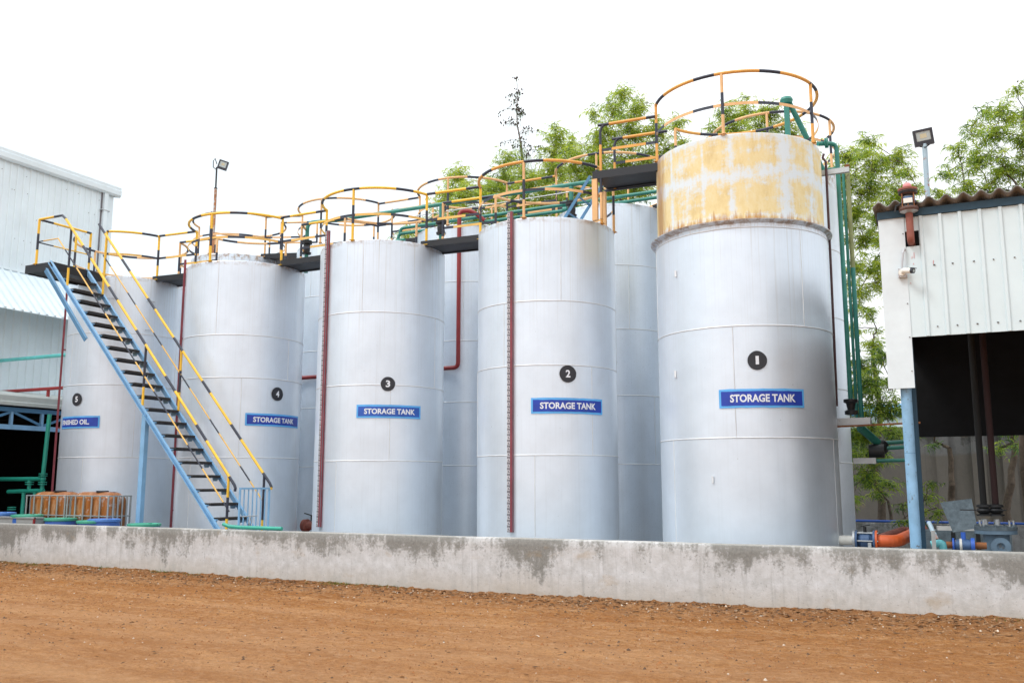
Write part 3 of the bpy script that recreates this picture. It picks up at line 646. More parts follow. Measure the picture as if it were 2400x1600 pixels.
# ------------------------------------------------------------------ walkway bridges
def bridge(label, xa, xb, yc, hw, za, zb, ca, railh, midh, pa=None, supports=None, deep=.13, cm=None):
    r = thing('walkway_bridge', label, 'walkway', ((xa + xb) / 2, yc, za), 'walkway bridges joining the tank tops')
    for s_ in (-1, 1):
        y = yc + s_ * (hw + .02); b = MB()
        b.bar((xa - .12, y, za - deep / 2), (xb + .12, y, zb - deep / 2), .012, deep, 'beam_black')
        for dz in (-.006, -deep + .006): b.bar((xa - .12, y - s_ * .03, za + dz), (xb + .12, y - s_ * .03, zb + dz), .06, .012, 'beam_black')
        b.build('side_beam', r)
        rb = MB(); rb.tube([(xa, yc + s_ * hw, za - .06 + railh), (xb, yc + s_ * hw, zb - .06 + railh)], .029, ca, 10, pattern=(('black', .22), (ca, .72), ('black', .3), (ca, .4)))
        g = rb.build('hand_rail', r)
        mb = MB(); mb.tube([(xa, yc + s_ * (hw - .004), za - .06 + midh), (xb, yc + s_ * (hw - .004), zb - .06 + midh)], 0, ca, flat=(.008, .05), pattern=(('black', .26), (cm or 'peach', .66), ('black', .3)))
        mb.build('mid_rail', g, r)
        if pa:
            for xx in pa: rail_post('rail_post', xx, yc + s_ * hw, za - .02, za - .06 + railh, ca, g, r)
    b = MB(); b.bar((xa - .12, yc, za - .10), (xb + .12, yc, zb - .10), hw * 2 - .03, .02, 'beam_black'); b.build('deck_plate', r)
    return r
def jx(k, side, R=None, x=None):
    x = FRONT[k][0] if x is None else x; R = FRONT[k][1] if R is None else R
    return x + side * R * cos(rad(JA))
HW = .337
bridge('black walkway bridge between tanks 5 and 4', jx(5, 1), jx(4, -1), Y1, HW, 6.55, 6.52, 'yellow', 1.06, .50, cm='yellow_dull')
bridge('black walkway bridge between tanks 4 and 3', jx(4, 1), jx(3, -1), Y1, HW, 6.53, 6.53, 'yellow', 1.06, .50, cm='yellow_dull')
bridge('black walkway bridge between tanks 3 and 2', jx(3, 1), jx(2, -1), Y1, HW, 6.54, 6.52, 'yellow', 1.06, .50, cm='yellow_dull')
# raised bridge from tank 2 up to tank 1 on two columns, with a short ladder stair
r = bridge('raised black walkway bridge on peach columns between tanks 2 and 1', -5.78, -4.68, 15.93, .39, 7.34, 7.32, 'amber', .95, .46, deep=.15, pa=None, cm='amber')
for y, xx in ((15.54, -5.86), (16.32, -5.98)):
    b = MB(); b.box((xx - .05, y - .035, 6.40), (xx + .05, y + .035, 7.19), 'peach'); b.build('column', r)
for y in (15.54, 16.32):
    b = MB(); xx = -5.74
    b.tube([(xx, y, 6.42 if y < 16 else 7.2), (xx, y, 8.10), (xx + .03, y, 8.18), (xx + .09, y, 8.23), (xx + .16, y, 8.235)], .026, 'amber', 10, pattern=(('peach', .5), ('black', .3), ('amber', .62), ('black', 1)) if y < 16 else (('amber', .55), ('black', 1)))
    b.build('end_post', r)
for y in (15.62, 16.24):
    b = MB(); b.bar((-6.62, y, 6.40), (-5.98, y, 7.30), .012, .06, 'steel_blue', Vector((-.8, 0, .6))); b.build('ladder_stringer', r)
b = MB()
for q in (.28, .6): b.bar((-6.62 + .64 * q, 15.62, 6.40 + .9 * q), (-6.62 + .64 * q, 16.24, 6.40 + .9 * q), .03, .02, 'steel_blue')
b.build('ladder_step', r)
zb_ = {1: 8.1, 2: 7.75, 3: 7.75, 4: 7.75, 5: 7.88}
for a_, b_, lab in ((5, 4, 'black walkway bridge to the rusty rimmed tank in the back row'), (4, 3, 'black walkway bridge in the back row behind tank 3'),
                    (3, 2, 'black walkway bridge in the back row behind tank 2'), (2, 1, 'sloping black walkway bridge at the right end of the back row')):
    bridge(lab, BACK[a_] + 1.258, BACK[b_] - 1.258, Y2, .328, zb_[a_] + .10, zb_[b_] + .10, 'amber' if a_ < 4 else 'peach', 1.12, .52)

# ------------------------------------------------------------------ access stair
def stair():
    yn, yf = 13.5, 14.4; x0, z0 = -17.95, 6.40; sl = 5.65 / 5.2; x1 = x0 + z0 / sl
    r = thing('access_stair', 'steep blue steel stair with striped handrails and a small platform on top', 'stair', ((x0 + x1) / 2, 13.95, 0))
    def zst(x): return z0 - (x - x0) * sl
    d = Vector((1, 0, -sl)).normalized(); up = Vector((sl, 0, 1)).normalized()
    for y, s_ in ((yn, -1), (yf, 1)):
        b = MB(); a = Vector((x0 - .06, y, zst(x0 - .06))); e = Vector((x1 + .05, y, zst(x1 + .05)))
        b.bar(a, e, .010, .074, 'stair_blue', up)
        for q in (-.037, .037): b.bar(a + up * q + Vector((0, s_ * .027, 0)), e + up * q + Vector((0, s_ * .027, 0)), .055, .012, 'stair_blue', up)
        b.build('stringer', r)
    dz = .27; n = 23
    for i in range(1, n + 1):
        z = 6.33 - dz * i + .02
        if z < .1: break
        x = x0 + (z0 - z) / sl + .03; m = 'grating'
        b = MB(); b.box((x - .12, yn + .07, z - .025), (x + .12, yf - .07, z), m)
        for xx in (-.118, .112): b.box((x + xx, yn + .07, z - .055), (x + xx + .006, yf - .07, z - .0255), 'beam_black')
        t = b.build('tread', r)
        for ya, yb in ((yn + .006, yn + .065), (yf - .065, yf - .006)):
            b = MB(); b.box((x - .11, ya, z - .05), (x + .08, yb, z - .028), 'stair_blue')
            yy = yb - .010 if ya < 14 else ya; b.add([(x - .11, yy, z - .052), (x + .06, yy, z - .052), (x + .02, yy, z - .12), (x - .09, yy, z - .12), (x - .11, yy + .01, z - .052), (x + .06, yy + .01, z - .052), (x + .02, yy + .01, z - .12), (x - .09, yy + .01, z - .12)],
                          [(0, 1, 2, 3), (7, 6, 5, 4), (0, 3, 7, 4), (1, 5, 6, 2), (3, 2, 6, 7), (0, 4, 5, 1)], 'stair_blue'); b.build('tread_bracket', t, r)
    # platform
    b = MB(); b.box((-18.80, 13.52, 6.29), (-17.97, 14.86, 6.42), 'beam_black'); b.box((-18.83, 13.48, 6.27), (-17.94, 13.515, 6.46), 'beam_black'); b.box((-17.965, 13.52, 6.27), (-17.935, 14.9, 6.46), 'beam_black'); b.box((-18.83, 13.52, 6.27), (-18.805, 14.86, 6.46), 'beam_black')
    b.build('platform', r)
    # brace and support column
    b = MB(); a = Vector((-18.06, 13.42, 6.27)); e = Vector((-16.62, 13.42, 6.27 - 1.44 * 1.16)); b.bar(a, e, .012, .10, 'steel_blue', up); b.bar(a + up * .05, e + up * .05, .05, .01, 'stair_blue', up); b.build('brace', r)
    for y in (13.53,):
        b = MB(); b.box((-14.90, y - .05, 0), (-14.79, y + .05, zst(-14.85) - .06), 'stair_blue'); b.build('support_column', r)
    pat = (('yellow', .88), ('black', .40))
    # near handrail: platform corner, run to the head of the stair, down the flight with a hooked end
    def z_r(x): return 7.46 - (x + 17.70) * (5.87 / 5.28)
    near = [(-18.50, yn, 7.50), (-17.75, yn, 7.50), (-17.62, yn, 7.40), (-12.50, yn, z_r(-12.50)), (-12.40, yn, z_r(-12.40)), (-12.37, yn, z_r(-12.40) - .06), (-12.38, yn, z_r(-12.4) - .12)]
    b = MB(); b.tube(near, .027, 'yellow', 10, pattern=(('yellow', .92), ('black', .42)), start=.42 + .92 * 0); hn = b.build('hand_rail', r)
    b = MB(); b.tube([(-18.50, yn, 6.98), (-17.83, yn, 6.98), (-12.50, yn, 6.98 - 5.33 * 1.108)], .015, 'yellow_dull', 8, pattern=(('black', .2), ('yellow_dull', .85), ('black', .42))); b.build('mid_rail', hn, r)
    b = MB(); b.tube([(-18.50, yn, 7.50), (-18.50, 14.88, 7.52)], .027, 'yellow', 10, pattern=(('black', .35), ('yellow', .9), ('black', .3))); hl = b.build('hand_rail', r)
    b = MB(); b.tube([(-18.50, yn, 6.97), (-18.50, 14.88, 6.99)], .015, 'yellow', 8, pattern=(('black', .4), ('yellow', .9), ('black', .3))); b.build('mid_rail', hl, r)
    far = [(-17.66, yf, 7.52), (-17.54, yf, 7.38), (-12.40, yf, 7.38 - 5.14 * 1.108), (-12.32, yf, 7.38 - 5.22 * 1.108), (-12.28, yf, 7.38 - 5.22 * 1.108 - .07), (-12.29, yf, 7.38 - 5.22 * 1.108 - .12)]
    b = MB(); b.tube(far, .027, 'yellow', 10, pattern=(('black', .35), ('yellow', .9), ('black', .42), ('yellow', .9))); hf = b.build('hand_rail', r)
    b = MB(); b.tube([(-17.45, yf, 6.76), (-12.50, yf, 6.76 - 4.95 * 1.108)], .015, 'yellow_dull', 8, pattern=(('black', .4), ('yellow_dull', .9))); b.build('mid_rail', hf, r)
    for y, h, xs in ((yn, hn, (-17.42, -14.92, -12.55)), (yf, hf, (-17.38, -14.86, -12.47))):
        for x in xs:
            zt = (z_r(x) if y == yn else 7.38 - (x + 17.54) * 1.108) - .01; zb = max(zst(x) + .05, 0)
            b = MB(); L = zt - zb; b.tube([(x, y, zb), (x, y, zb + L * .3), (x, y, zb + L * .66), (x, y, zt)], .025, 'yellow', 8, pattern=(('yellow', L * .31), ('black', L * .35), ('yellow', 9))); b.build('rail_post', h, r)
    rail_post('rail_post', -18.50, yn, 6.46, 7.50, 'yellow', hn, r); rail_post('rail_post', -18.50, 14.88, 6.44, 7.52, 'yellow', hl, r)
    # gate at the foot
    b = MB(); xg = -12.30
    for z in (.12, 1.50): b.bar((xg, yn + .04, z), (xg, yf - .02, z), .035, .035, 'stair_blue')
    for i in range(8):
        y = yn + .05 + (yf - yn - .08) * i / 7; b.bar((xg, y, .138), (xg, y, 1.482), .03 if i in (0, 7) else .018, .03 if i in (0, 7) else .018, 'stair_blue')
    g = b.build('gate', r); b = MB(); b.cyl((xg + .03, yn + .1, .98), (xg + .03, yn + .5, .985), .012, 'galv', 8); b.tube([(xg + .04, yn + .3, .98), (xg + .05, yn + .27, .85), (xg + .05, yn + .31, .72), (xg + .05, yn + .35, .85), (xg + .04, yn + .31, .97)], .012, 'galv', 6); b.build('latch', g, r)
stair()

# ------------------------------------------------------------------ pipes on and around the tanks
def flange(b, c, r, mat, ax='Z', t=.025, gap=.05):
    c = Vector(c); d = {'X': Vector((1, 0, 0)), 'Y': Vector((0, 1, 0)), 'Z': Vector((0, 0, 1))}[ax]
    for s_ in (-1, 1): b.cyl(c + d * (s_ * gap / 2 - t / 2), c + d * (s_ * gap / 2 + t / 2), r, mat, 20)
def bend(p0, p1, p2, r, n=6):
    p0, p1, p2 = map(Vector, (p0, p1, p2)); a = p1 + (p0 - p1).normalized() * r; c = p1 + (p2 - p1).normalized() * r
    return [a.lerp(p1, t).lerp(p1.lerp(c, t), t) for t in [i / n for i in range(n + 1)]]
def run(pts, r):
    out = [Vector(pts[0])]
    for i in range(1, len(pts) - 1): out += bend(pts[i - 1], pts[i], pts[i + 1], r)
    return out + [Vector(pts[-1])]
YG = 17.05
r = thing('overhead_pipe', 'green overhead pipe running above the tank tops, with flanged branches down to them', 'pipe', (-9.5, YG, 6.5))
b = MB(); b.tube(run([(-13.55, YG - .25, 6.9), (-13.55, YG - .25, 7.66), (-13.0, YG, 7.70), (-6.2, YG, 7.70)], .16), .045, 'pipe_green', 12); b.build('pipe_run', r)
for xx, y, zt in ((-13.55, YG - .25, 7.2), (-10.06, YG, 7.66), (-6.95, YG, 7.66)):
    b = MB(); b.tube([(xx, y, 6.45), (xx, y, zt)], .045, 'pipe_green', 12)
    z = 7.22 if xx > -13 else 7.1
    b.lathe([(.045, z - .22), (.10, z - .21), (.11, z - .17), (.075, z - .15), (.085, z - .05), (.075, z + .02), (.12, z + .04), (.12, z + .075), (.11, z + .08), (.12, z + .085), (.12, z + .115), (.05, z + .13)], (xx, y, 0), 'valve_black', 20)
    q = b.build('branch_valve', r)
one('galvanised_conduit', lambda b: b.tube([(-11.0, 17.35, 7.62), (-6.2, 17.35, 7.66)], .012, 'galv', 6), 'thin silver conduit running beside the green overhead pipe', 'conduit')
def lowpipe(z, y, xa, xb, extra=0):
    def f(b):
        b.tube(run([(xa, y, z - .15), (xa, y, z), (xb, y, z + .03)], .12), .04, 'pipe_green', 12)
        for xx in (-7.9, -3.9): b.lathe([(.04, -.05), (.075, -.045), (.075, .045), (.04, .05)], (xx, y, z + .03), 'pipe_green', 16, 'X')
    return f
one('product_pipe', lowpipe(7.93, 19.0, -12.4, -2.4), 'upper of two parallel green pipes along the front of the back row', 'pipe')
one('product_pipe', lowpipe(7.79, 19.0, -12.45, -2.45), 'lower of two parallel green pipes along the front of the back row', 'pipe')
one('product_pipe', lambda b: b.tube([(-17.6, 18.6, 7.15), (-12.0, 18.6, 7.5)], .04, 'pipe_green', 12), 'green pipe low behind tanks 3 and 4, rising to the right', 'pipe')
zr_ = 4.26
one('hydrant_pipe', lambda b: b.tube(run([(-9.95, 18.9, 7.80), (-10.2, 18.75, 8.02), (-10.47, 18.6, 8.02), (-10.47, 18.6, zr_), (-15.5, 18.6, zr_ - .02)], .12), .05, 'pipe_red', 14), 'dark red pipe down the back row tank between tanks 2 and 3', 'pipe')
def small_pump(b):
    c = P(722, 1236, 17.5); b.lathe([(.01, -.14), (.14, -.13), (.15, -.02), (.10, 0), (.09, .2), (.12, .22), (.12, .3), (.05, .32)], (c.x, 17.5, c.z + .05), 'pipe_oxide', 18, 'X')
    b.cyl((c.x + .1, 17.5, c.z + .15), (c.x + .1, 17.5, c.z + .28), .03, 'valve_black'); b.bar((c.x + .1, 17.5, c.z + .28), (c.x - .12, 17.5, c.z + .33), .03, .02, 'valve_black'); b.ball((c.x + .34, 17.5, c.z + .08), .06, 'plastic_white', 8)
    b.box((c.x - .2, 17.4, .0), (c.x + .35, 17.6, c.z - .10), 'pipe_orange')
one('valve', small_pump, 'rusty red flanged valve on an orange base between tanks 4 and 3', 'valve')
one('plastic_pipe', lambda b: b.tube([(-11.60, 12.40, .90), (-11.45, 12.40, .862), (-11.2, 12.42, .852), (-10.35, 12.44, .848)], .032, 'pipe_green_bright', 10), 'short bright green plastic pipe lying on top of the wall', 'pipe')
# right of tank 1
q1 = P(1977, 640, 17.0).x; q2 = P(1989.5, 640, 17.5).x; q3 = P(1997, 640, 17.5).x
def gp1(b):
    b.tube(run([(-2.02, 16.75, 7.66), (q1, 17.0, 7.70), (q1, 17.0, 2.9)], .14), .040, 'pipe_green', 14)
    b.lathe([(.045, -.03), (.095, -.028), (.095, -.004), (.08, 0), (.095, .004), (.095, .028), (.045, .03)], (-1.88, 16.86, 7.69), 'pipe_green', 18, 'X')
    b.lathe([(.046, 3.05), (.12, 3.04), (.12, 2.99), (.08, 2.97), (.06, 2.86), (.11, 2.84), (.11, 2.78), (.06, 2.77)], (q1, 17.0, 0), 'valve_black', 18)
one('product_pipe', gp1, 'thick green pipe with an elbow and black flange down the right of the tallest tank', 'pipe')
one('product_pipe', lambda b: b.tube(run([(-2.2, 17.5, 7.4), (q2, 17.5, 7.4), (q2, 17.5, 2.75)], .12), .027, 'pipe_green', 12), 'thinner green pipe standing in the middle beside the thick elbow pipe', 'pipe')
one('product_pipe', lambda b: (b.tube([(q3 + .02, 17.5, 7.38), (q3 + .02, 17.5, 6.6), (q3 + .02, 17.5, 2.75)], .040, 'pipe_green', 12, pattern=(('pipe_weathered', 1.9), ('pipe_green', 9))), b.cyl((q3 + .02, 17.5, 7.38), (q3 + .02, 17.5, 7.43), .05, 'rust', 16)), 'weathered yellow green pipe with a rusty open top, rightmost of three by the tallest tank', 'pipe')
one('drain_line', lambda b: b.tube([(-1.905, 16.6, 7.40), (-1.93, 16.6, 7.33), (-1.88, 16.6, 7.25), (-1.885, 16.6, 6.3), (-1.89, 16.6, 5.2), (-1.90, 16.6, 4.0), (-1.915, 16.6, 2.9)], .022, 'maroon', 8), 'thin dark maroon line hanging down the right side of the tallest tank', 'pipe')
def brk(b): b.box((-2.0, 16.62, 7.02), (-1.50, 16.63, 7.11), 'galv'); b.box((-2.0, 16.632, 7.015), (-1.50, 16.69, 7.024), 'galv')
one('pipe_bracket', brk, 'grey angle bracket holding the green pipes near the top of the tallest tank', 'bracket')
def brk2(b): b.box((-1.98, 16.70, 2.58), (-1.40, 16.95, 2.70), 'galv'); b.bar((-1.97, 16.60, 2.55), (-.62, 16.55, 2.58), .03, .03, 'rust')
one('pipe_bracket', brk2, 'rusty pale bracket with a thin rod reaching towards the shed, under the green pipes', 'bracket')
def hp(z, y, xa):
    def f(b): b.tube([(xa, y, z), (-.87, y, z + .02)], .035, 'pipe_green', 12)
    return f
one('product_pipe', hp(2.30, 17.6, -1.25), 'upper of three green pipes running level from the tanks to the shed', 'pipe')
one('product_pipe', hp(2.20, 17.4, -1.25), 'middle of three green pipes running level from the tanks to the shed', 'pipe')
def hp3(b): b.tube([(-1.45, 17.2, 1.98), (-.85, 17.2, 1.99)], .032, 'pipe_green', 12); b.box((-1.75, 17.1, 1.93), (-1.38, 17.16, 2.03), 'galv')
one('product_pipe', hp3, 'lowest of three green pipes running level from the tanks to the shed', 'pipe')
def gv(b): b.tube([(-1.60, 17.0, 2.55), (-1.28, 17.5, 2.22)], .07, 'pipe_green', 12); b.ball((-1.32, 17.45, 2.22), .14, 'valve_black', 10); b.cyl((-1.50, 17.3, 2.15), (-1.25, 17.3, 2.15), .12, 'valve_black')
one('valve', gv, 'dark green angled valve where the level green pipes meet the tanks', 'valve')
# vent legs on tank 1
def legs(b):
    t = P(1843, 236, 16.9); b.bar((t.x, 16.9, 7.30), t, .09, .09, 'pipe_green'); b.tube([(t.x + .55, 17.5, 7.3), (t.x + .05, 16.95, t.z - .05)], .05, 'pipe_green', 10); b.lathe([(.01, -.07), (.10, -.065), (.12, 0), (.10, .05), (.01, .07)], (t.x, 16.9, t.z), 'pipe_green', 14)
one('vent_pipe', legs, 'green two legged vent stand on top of the tallest tank', 'vent')
# orange line and blue valve at the foot of tank 1
def vb():
    p = P(1985, 1265, 16.0); z = p.z; y = 16.0; x = p.x
    r = thing('pipe_valve', 'blue flanged ball valve with an orange pipe, at the foot of the tallest tank', 'valve', (x + .3, y, z - .2))
    b = MB(); b.cyl((x - .20, y, z), (x + .10, y, z), .075, 'plastic_white'); b.build('stub_pipe', r)
    b = MB()
    for q, m in ((.10, 'galv'), (.135, 'valve_blue'), (.40, 'valve_blue'), (.435, 'pipe_orange')): b.cyl((x + q, y, z), (x + q + .03, y, z), .165, m, 24)
    b.lathe([(.07, .165), (.09, .17), (.125, .22), (.125, .34), (.09, .39), (.07, .40)], (x, y, z), 'valve_blue', 20, 'X')
    for a in range(6): b.cyl((x + .09, y + .14 * cos(a * 1.047), z + .14 * sin(a * 1.047)), (x + .48, y + .14 * cos(a * 1.047), z + .14 * sin(a * 1.047)), .012, 'galv', 6)
    b.box((x + .33, y - .175, z - .15), (x + .38, y - .168, z - .02), 'galv'); v = b.build('valve_body', r)
    b = MB(); b.cyl((x + .28, y, z + .10), (x + .28, y, z + .22), .025, 'valve_black'); b.bar((x + .22, y, z + .22), (x + .36, y, z + .25), .05, .015, 'valve_black'); b.build('handle', v, r)
    b = MB(); b.tube(run([(x + .465, y, z), (x + .75, y, z), (x + 1.05, 17.6, z + .12)], .2), .095, 'pipe_orange', 16); b.tube([(x + .45, 16.0, z + .02), (x + .75, 17.5, z + .1), (x + 1.3, 17.5, z + .03)], .07, 'pipe_oxide', 14); b.build('pipe_run', r)
vb()

# ------------------------------------------------------------------ factory building on the left
def factory():
    r = thing('factory_building', 'pale metal clad factory with a gutter, sloping canopy and dark open bay', 'building', (-25, 16, 0))
    X = -24.0; ye = 20.05
    b = MB(); b.box((X - 12, 2, 4.2), (X, ye, 10.75), 'clad_pale')
    y = 8.1
    while y < ye - .1:
        b.add([(X, y - .035, 7.5), (X + .028, y - .016, 7.5), (X + .028, y + .016, 7.5), (X, y + .035, 7.5), (X, y - .035, 10.70), (X + .028, y - .016, 10.70), (X + .028, y + .016, 10.70), (X, y + .035, 10.70)], [(0, 1, 5, 4), (1, 2, 6, 5), (2, 3, 7, 6)], 'clad_pale'); y += .21
    for i in range(120):
        yy = random.choice([8.1 + .21 * k for k in range(56)]) + random.choice((-.07, .07)); zz = random.choice((7.8, 8.5, 9.2, 9.9, 10.4)); b.box((X + .001, yy - .008, zz - .008), (X + .012, yy + .008, zz + .008), 'screw')
    b.build('wall', r)
    b = MB(); prof = [(0, 10.68), (.10, 10.66), (.16, 10.72), (.17, 10.86), (.14, 10.88), (.15, 10.97), (-.02, 11.0), (-1, 11.25), (-12, 13.2)]
    vs = [(X + .002 + dx, yy, z) for yy in (2, ye + .16) for dx, z in prof]; m = len(prof)
    b.add(vs, [(j, j + 1, m + j + 1, m + j) for j in range(m - 1)] + [tuple(range(m, 2 * m))], 'clad_pale'); b.build('eave_gutter', r)
    b = MB(); b.box((X + .002, ye - .42, 4.2), (X + .11, ye - .28, 10.67), 'clad_pale'); b.box((X + .002, ye - .50, 10.1), (X + .12, ye - .20, 10.13), 'galv'); b.box((X + .002, ye - .47, 4.2), (X + .02, ye - .42, 10.67), 'gauge_grey'); b.build('downpipe', r)
    # canopy roof over the lower wall
    b = MB(); xa, za, xb, zb = X, 7.56, -22.6, 6.19; y0, y1 = 4, 20.3
    b.add([(xa, y0, za), (xb, y0, zb), (xb, y1, zb), (xa, y1, za), (xa, y0, za - .02), (xb, y0, zb - .02), (xb, y1, zb - .02), (xa, y1, za - .02)], [(3, 2, 1, 0), (4, 5, 6, 7), (1, 2, 6, 5), (2, 3, 7, 6)], 'clad_pale')
    y = 8.2
    while y < y1:
        b.add([(xa, y - .04, za + .002), (xa + .02, y - .016, za + .036), (xa + .02, y + .016, za + .036), (xa, y + .04, za + .002), (xb + .004, y - .04, zb + .002), (xb + .02, y - .016, zb + .036), (xb + .02, y + .016, zb + .036), (xb + .004, y + .04, zb + .002)],
              [(0, 1, 5, 4), (1, 2, 6, 5), (2, 3, 7, 6), (4, 5, 6, 7)], 'clad_pale'); y += .25
    b.box((xa + .001, y0, za - .005), (xa + .05, y1, za + .06), 'clad_pale'); b.build('canopy', r)
    X2 = -23.9
    b = MB(); b.box((X2 - .06, 2, 3.95), (X2, 20.3, 7.4), 'clad_pale'); y = 8.15
    while y < 20.2:
        b.add([(X2, y - .04, 3.95), (X2 + .028, y - .018, 3.95), (X2 + .028, y + .018, 3.95), (X2, y + .04, 3.95), (X2, y - .04, 7.3), (X2 + .028, y - .018, 7.3), (X2 + .028, y + .018, 7.3), (X2, y + .04, 7.3)], [(0, 1, 5, 4), (1, 2, 6, 5), (2, 3, 7, 6)], 'clad_pale'); y += .25
    b.build('lower_wall', r)
    # lean-to over the open bay
    b = MB(); X3 = -21.5
    pr = [(0, 3.53), (.04, 3.54), (.045, 3.62), (.02, 3.64), (.03, 3.78), (.0, 3.83), (-2.4, 4.15), (-2.4, 4.10), (-.06, 3.76), (-.05, 3.56)]
    vs = [(X3 + dx, yy, z) for yy in (2, 20.2) for dx, z in pr]; m = len(pr)
    b.add(vs, [(j, (j + 1) % m, m + (j + 1) % m, m + j) for j in range(m)] + [tuple(range(m, 2 * m)), tuple(range(m - 1, -1, -1))], 'fascia_grey'); b.build('bay_roof', r)
    b = MB(); XT = -21.62
    b.bar((XT, 2, 3.44), (XT, 20, 3.44), .08, .11, 'steel_blue'); b.bar((XT, 2, 3.00), (XT, 20, 3.00), .08, .12, 'stair_blue')
    ys = [PX(z / 3.92, 1000, XT).y for z in (-220, 95, 378)]; stp = ys[2] - ys[1]; k = 0
    for i in range(-8, 5):
        y = ys[1] + stp * i; b.bar((XT, y, 3.061), (XT, y, 3.384), .07, .07, 'stair_blue', Vector((0, 1, 0)))
        if i % 2 == 0: b.bar((XT + .02, y + .05, 3.37), (XT + .02, y + stp - .03, 3.08), .04, .06, 'steel_blue')
        else: b.bar((XT + .02, y + .05, 3.08), (XT + .02, y + stp - .05, 3.37), .04, .06, 'steel_blue')
    b.build('roof_truss', r)
    b = MB(); b.box((-32, 2, 0.02), (-31.9, 22, 4.0), 'clad_painted_shade'); b.box((-31.9, 21.9, .02), (-21.7, 22, 3.9), 'clad_painted_shade'); b.box((-31.9, 2, 3.86), (-23.98, 21.88, 3.9), 'clad_painted_shade'); b.box((-31.9, 2, .016), (-22.4, 21.88, .03), 'clad_painted_shade'); b.box((-31.9, 2, .04), (-21.7, 2.1, 3.84), 'clad_painted_shade'); b.build('bay_lining', r)  # bay faces coloured near black, the shade inside painted on
    for y in (8.2, 19.8): 
        b = MB(); b.box((-21.70, y - .08, 0), (-21.54, y + .08, 2.93), 'steel_blue'); b.build('bay_column', r)
factory()
one('process_pipe', lambda b: b.tube([(-23.88, 16.55, 4.95), (-19.6, 16.55, 4.95)], .05, 'pipe_teal', 12), 'turquoise pipe running level from the factory wall to tank 5', 'pipe')
def rr(b): b.tube([(-23.85, 16.5, 4.07), (-19.6, 16.5, 4.07)], .045, 'pipe_rail_red', 12); b.bar((-21.72, 16.5, 3.82), (-21.72, 16.5, 4.03), .06, .06, 'pipe_rail_red', Vector((0, 1, 0)))
one('process_pipe', rr, 'red pipe on a short leg above the bay roof, left of tank 5', 'pipe')
def gm():
    y = 15.5; r = thing('pipe_manifold', 'bright green flanged pipe manifold in front of the dark bay, left of tank 5', 'pipe', (-20.6, y, 0)); m = 'pipe_green_bright'
    def A(px, py): q = P(px / 3.92, 850 + py / 3.92, y); return q
    t, bt = A(437, 620), A(395, 1030); b = MB(); b.tube([(bt.x, y, bt.z - .5), (bt.x, y, bt.z), (t.x + .03, y, t.z + .4)], .05, m, 12); b.build('riser', r)
    b = MB(); z = A(300, 1066).z; b.tube([(-24, y, z), (bt.x, y, z)], .05, m, 12); b.ball((bt.x, y, z), .075, m, 10); b.build('upper_pipe', r)
    b = MB(); z2 = A(300, 1172).z; b.tube([(-21.6, y, z2 - .03), (bt.x + .06, y, z2)], .05, m, 12); b.build('lower_pipe', r)
    b = MB()
    for px in (270, 395):
        xx = A(px, 1100).x if px == 270 else bt.x; b.tube([(xx, y, z2), (xx, y, z)], .045, m, 12); flange(b, (xx, y, A(0, 1105).z), .10, m)
    flange(b, (bt.x, y, A(0, 1030).z), .10, m)
    for px in (215, 320): xx = A(px, 1220).x; b.tube([(xx, y, .1), (xx, y, z2)], .045, m, 12)
    flange(b, (A(215, 0).x, y, .98), .10, m); b.build('branch', r)
gm()

# ------------------------------------------------------------------ totes and drums behind the wall
def tote():
    r = thing('tote_container', 'left of two caged plastic totes of orange liquid, with a black cap', 'tote', (-17.06, 13.2, 0), 'caged liquid totes below the stair')
    x0, x1, ya, yb = -17.74, -16.53, 13.15, 13.70
    b = MB(); n = 10; vs = []
    prof = [(.06, .20), (.02, .26), (.0, .34), (.0, 1.10), (.0, 1.24), (.015, 1.31), (.05, 1.36), (.09, 1.40), (.14, 1.42), (.17, 1.425)]
    def ring(ins, z):
        out = []; cr = .12
        for cx_, cy_, a0 in ((x1, ya, -90), (x1, yb, 0), (x0, yb, 90), (x0, ya, 180)):
            sx = 1 if cx_ == x1 else -1; sy = 1 if cy_ == yb else -1
            for q in range(6):
                a = rad(a0 + 90 * q / 5); out.append((cx_ - sx * (cr + ins) + cr * cos(a) * 1., cy_ - sy * (cr + ins) + cr * sin(a), z))
        return out
    for ins, z in prof: vs += ring(ins + .03, z)
    m = 24; fs = [(k * m + j, k * m + (j + 1) % m, (k + 1) * m + (j + 1) % m, (k + 1) * m + j) for k in range(len(prof) - 1) for j in range(m)]
    b.add(vs, fs, 'tote', True); b.add(vs[-m:], [tuple(range(m))], 'tote', True); b.build('bottle', r)
    b = MB()
    for z in (.25, .60, .95, 1.345): b.tube([(x0, ya, z), (x1, ya, z), (x1, yb, z), (x0, yb, z)], .012, 'cage', 8, closed=True)
    for i in range(6):
        xx = x0 + .02 + (x1 - x0 - .04) * i / 5
        for yy in (ya, yb): b.tube([(xx, yy, .12), (xx, yy, 1.35)], .018, 'cage', 8)
    for i in range(1, 5):
        yy = ya + (yb - ya) * i / 5
        for xx in (x0, x1): b.tube([(xx, yy, .12), (xx, yy, 1.35)], .018, 'cage', 8)
    b.build('cage', r)
    b = MB(); b.cyl((-17.0, 13.38, 1.42), (-17.0, 13.38, 1.45), .12, 'plastic_dark', 24); b.build('cap', r)
    b = MB(); b.box((x0, ya, .013), (x1, yb, .12), 'wood_pale'); b.build('pallet', r)
    c = copy_tree(r); c.location = (-17.06 + 1.24, 13.2, 0); c['label'] = 'right of two caged plastic totes of orange liquid, nearer the stair column'
tote()
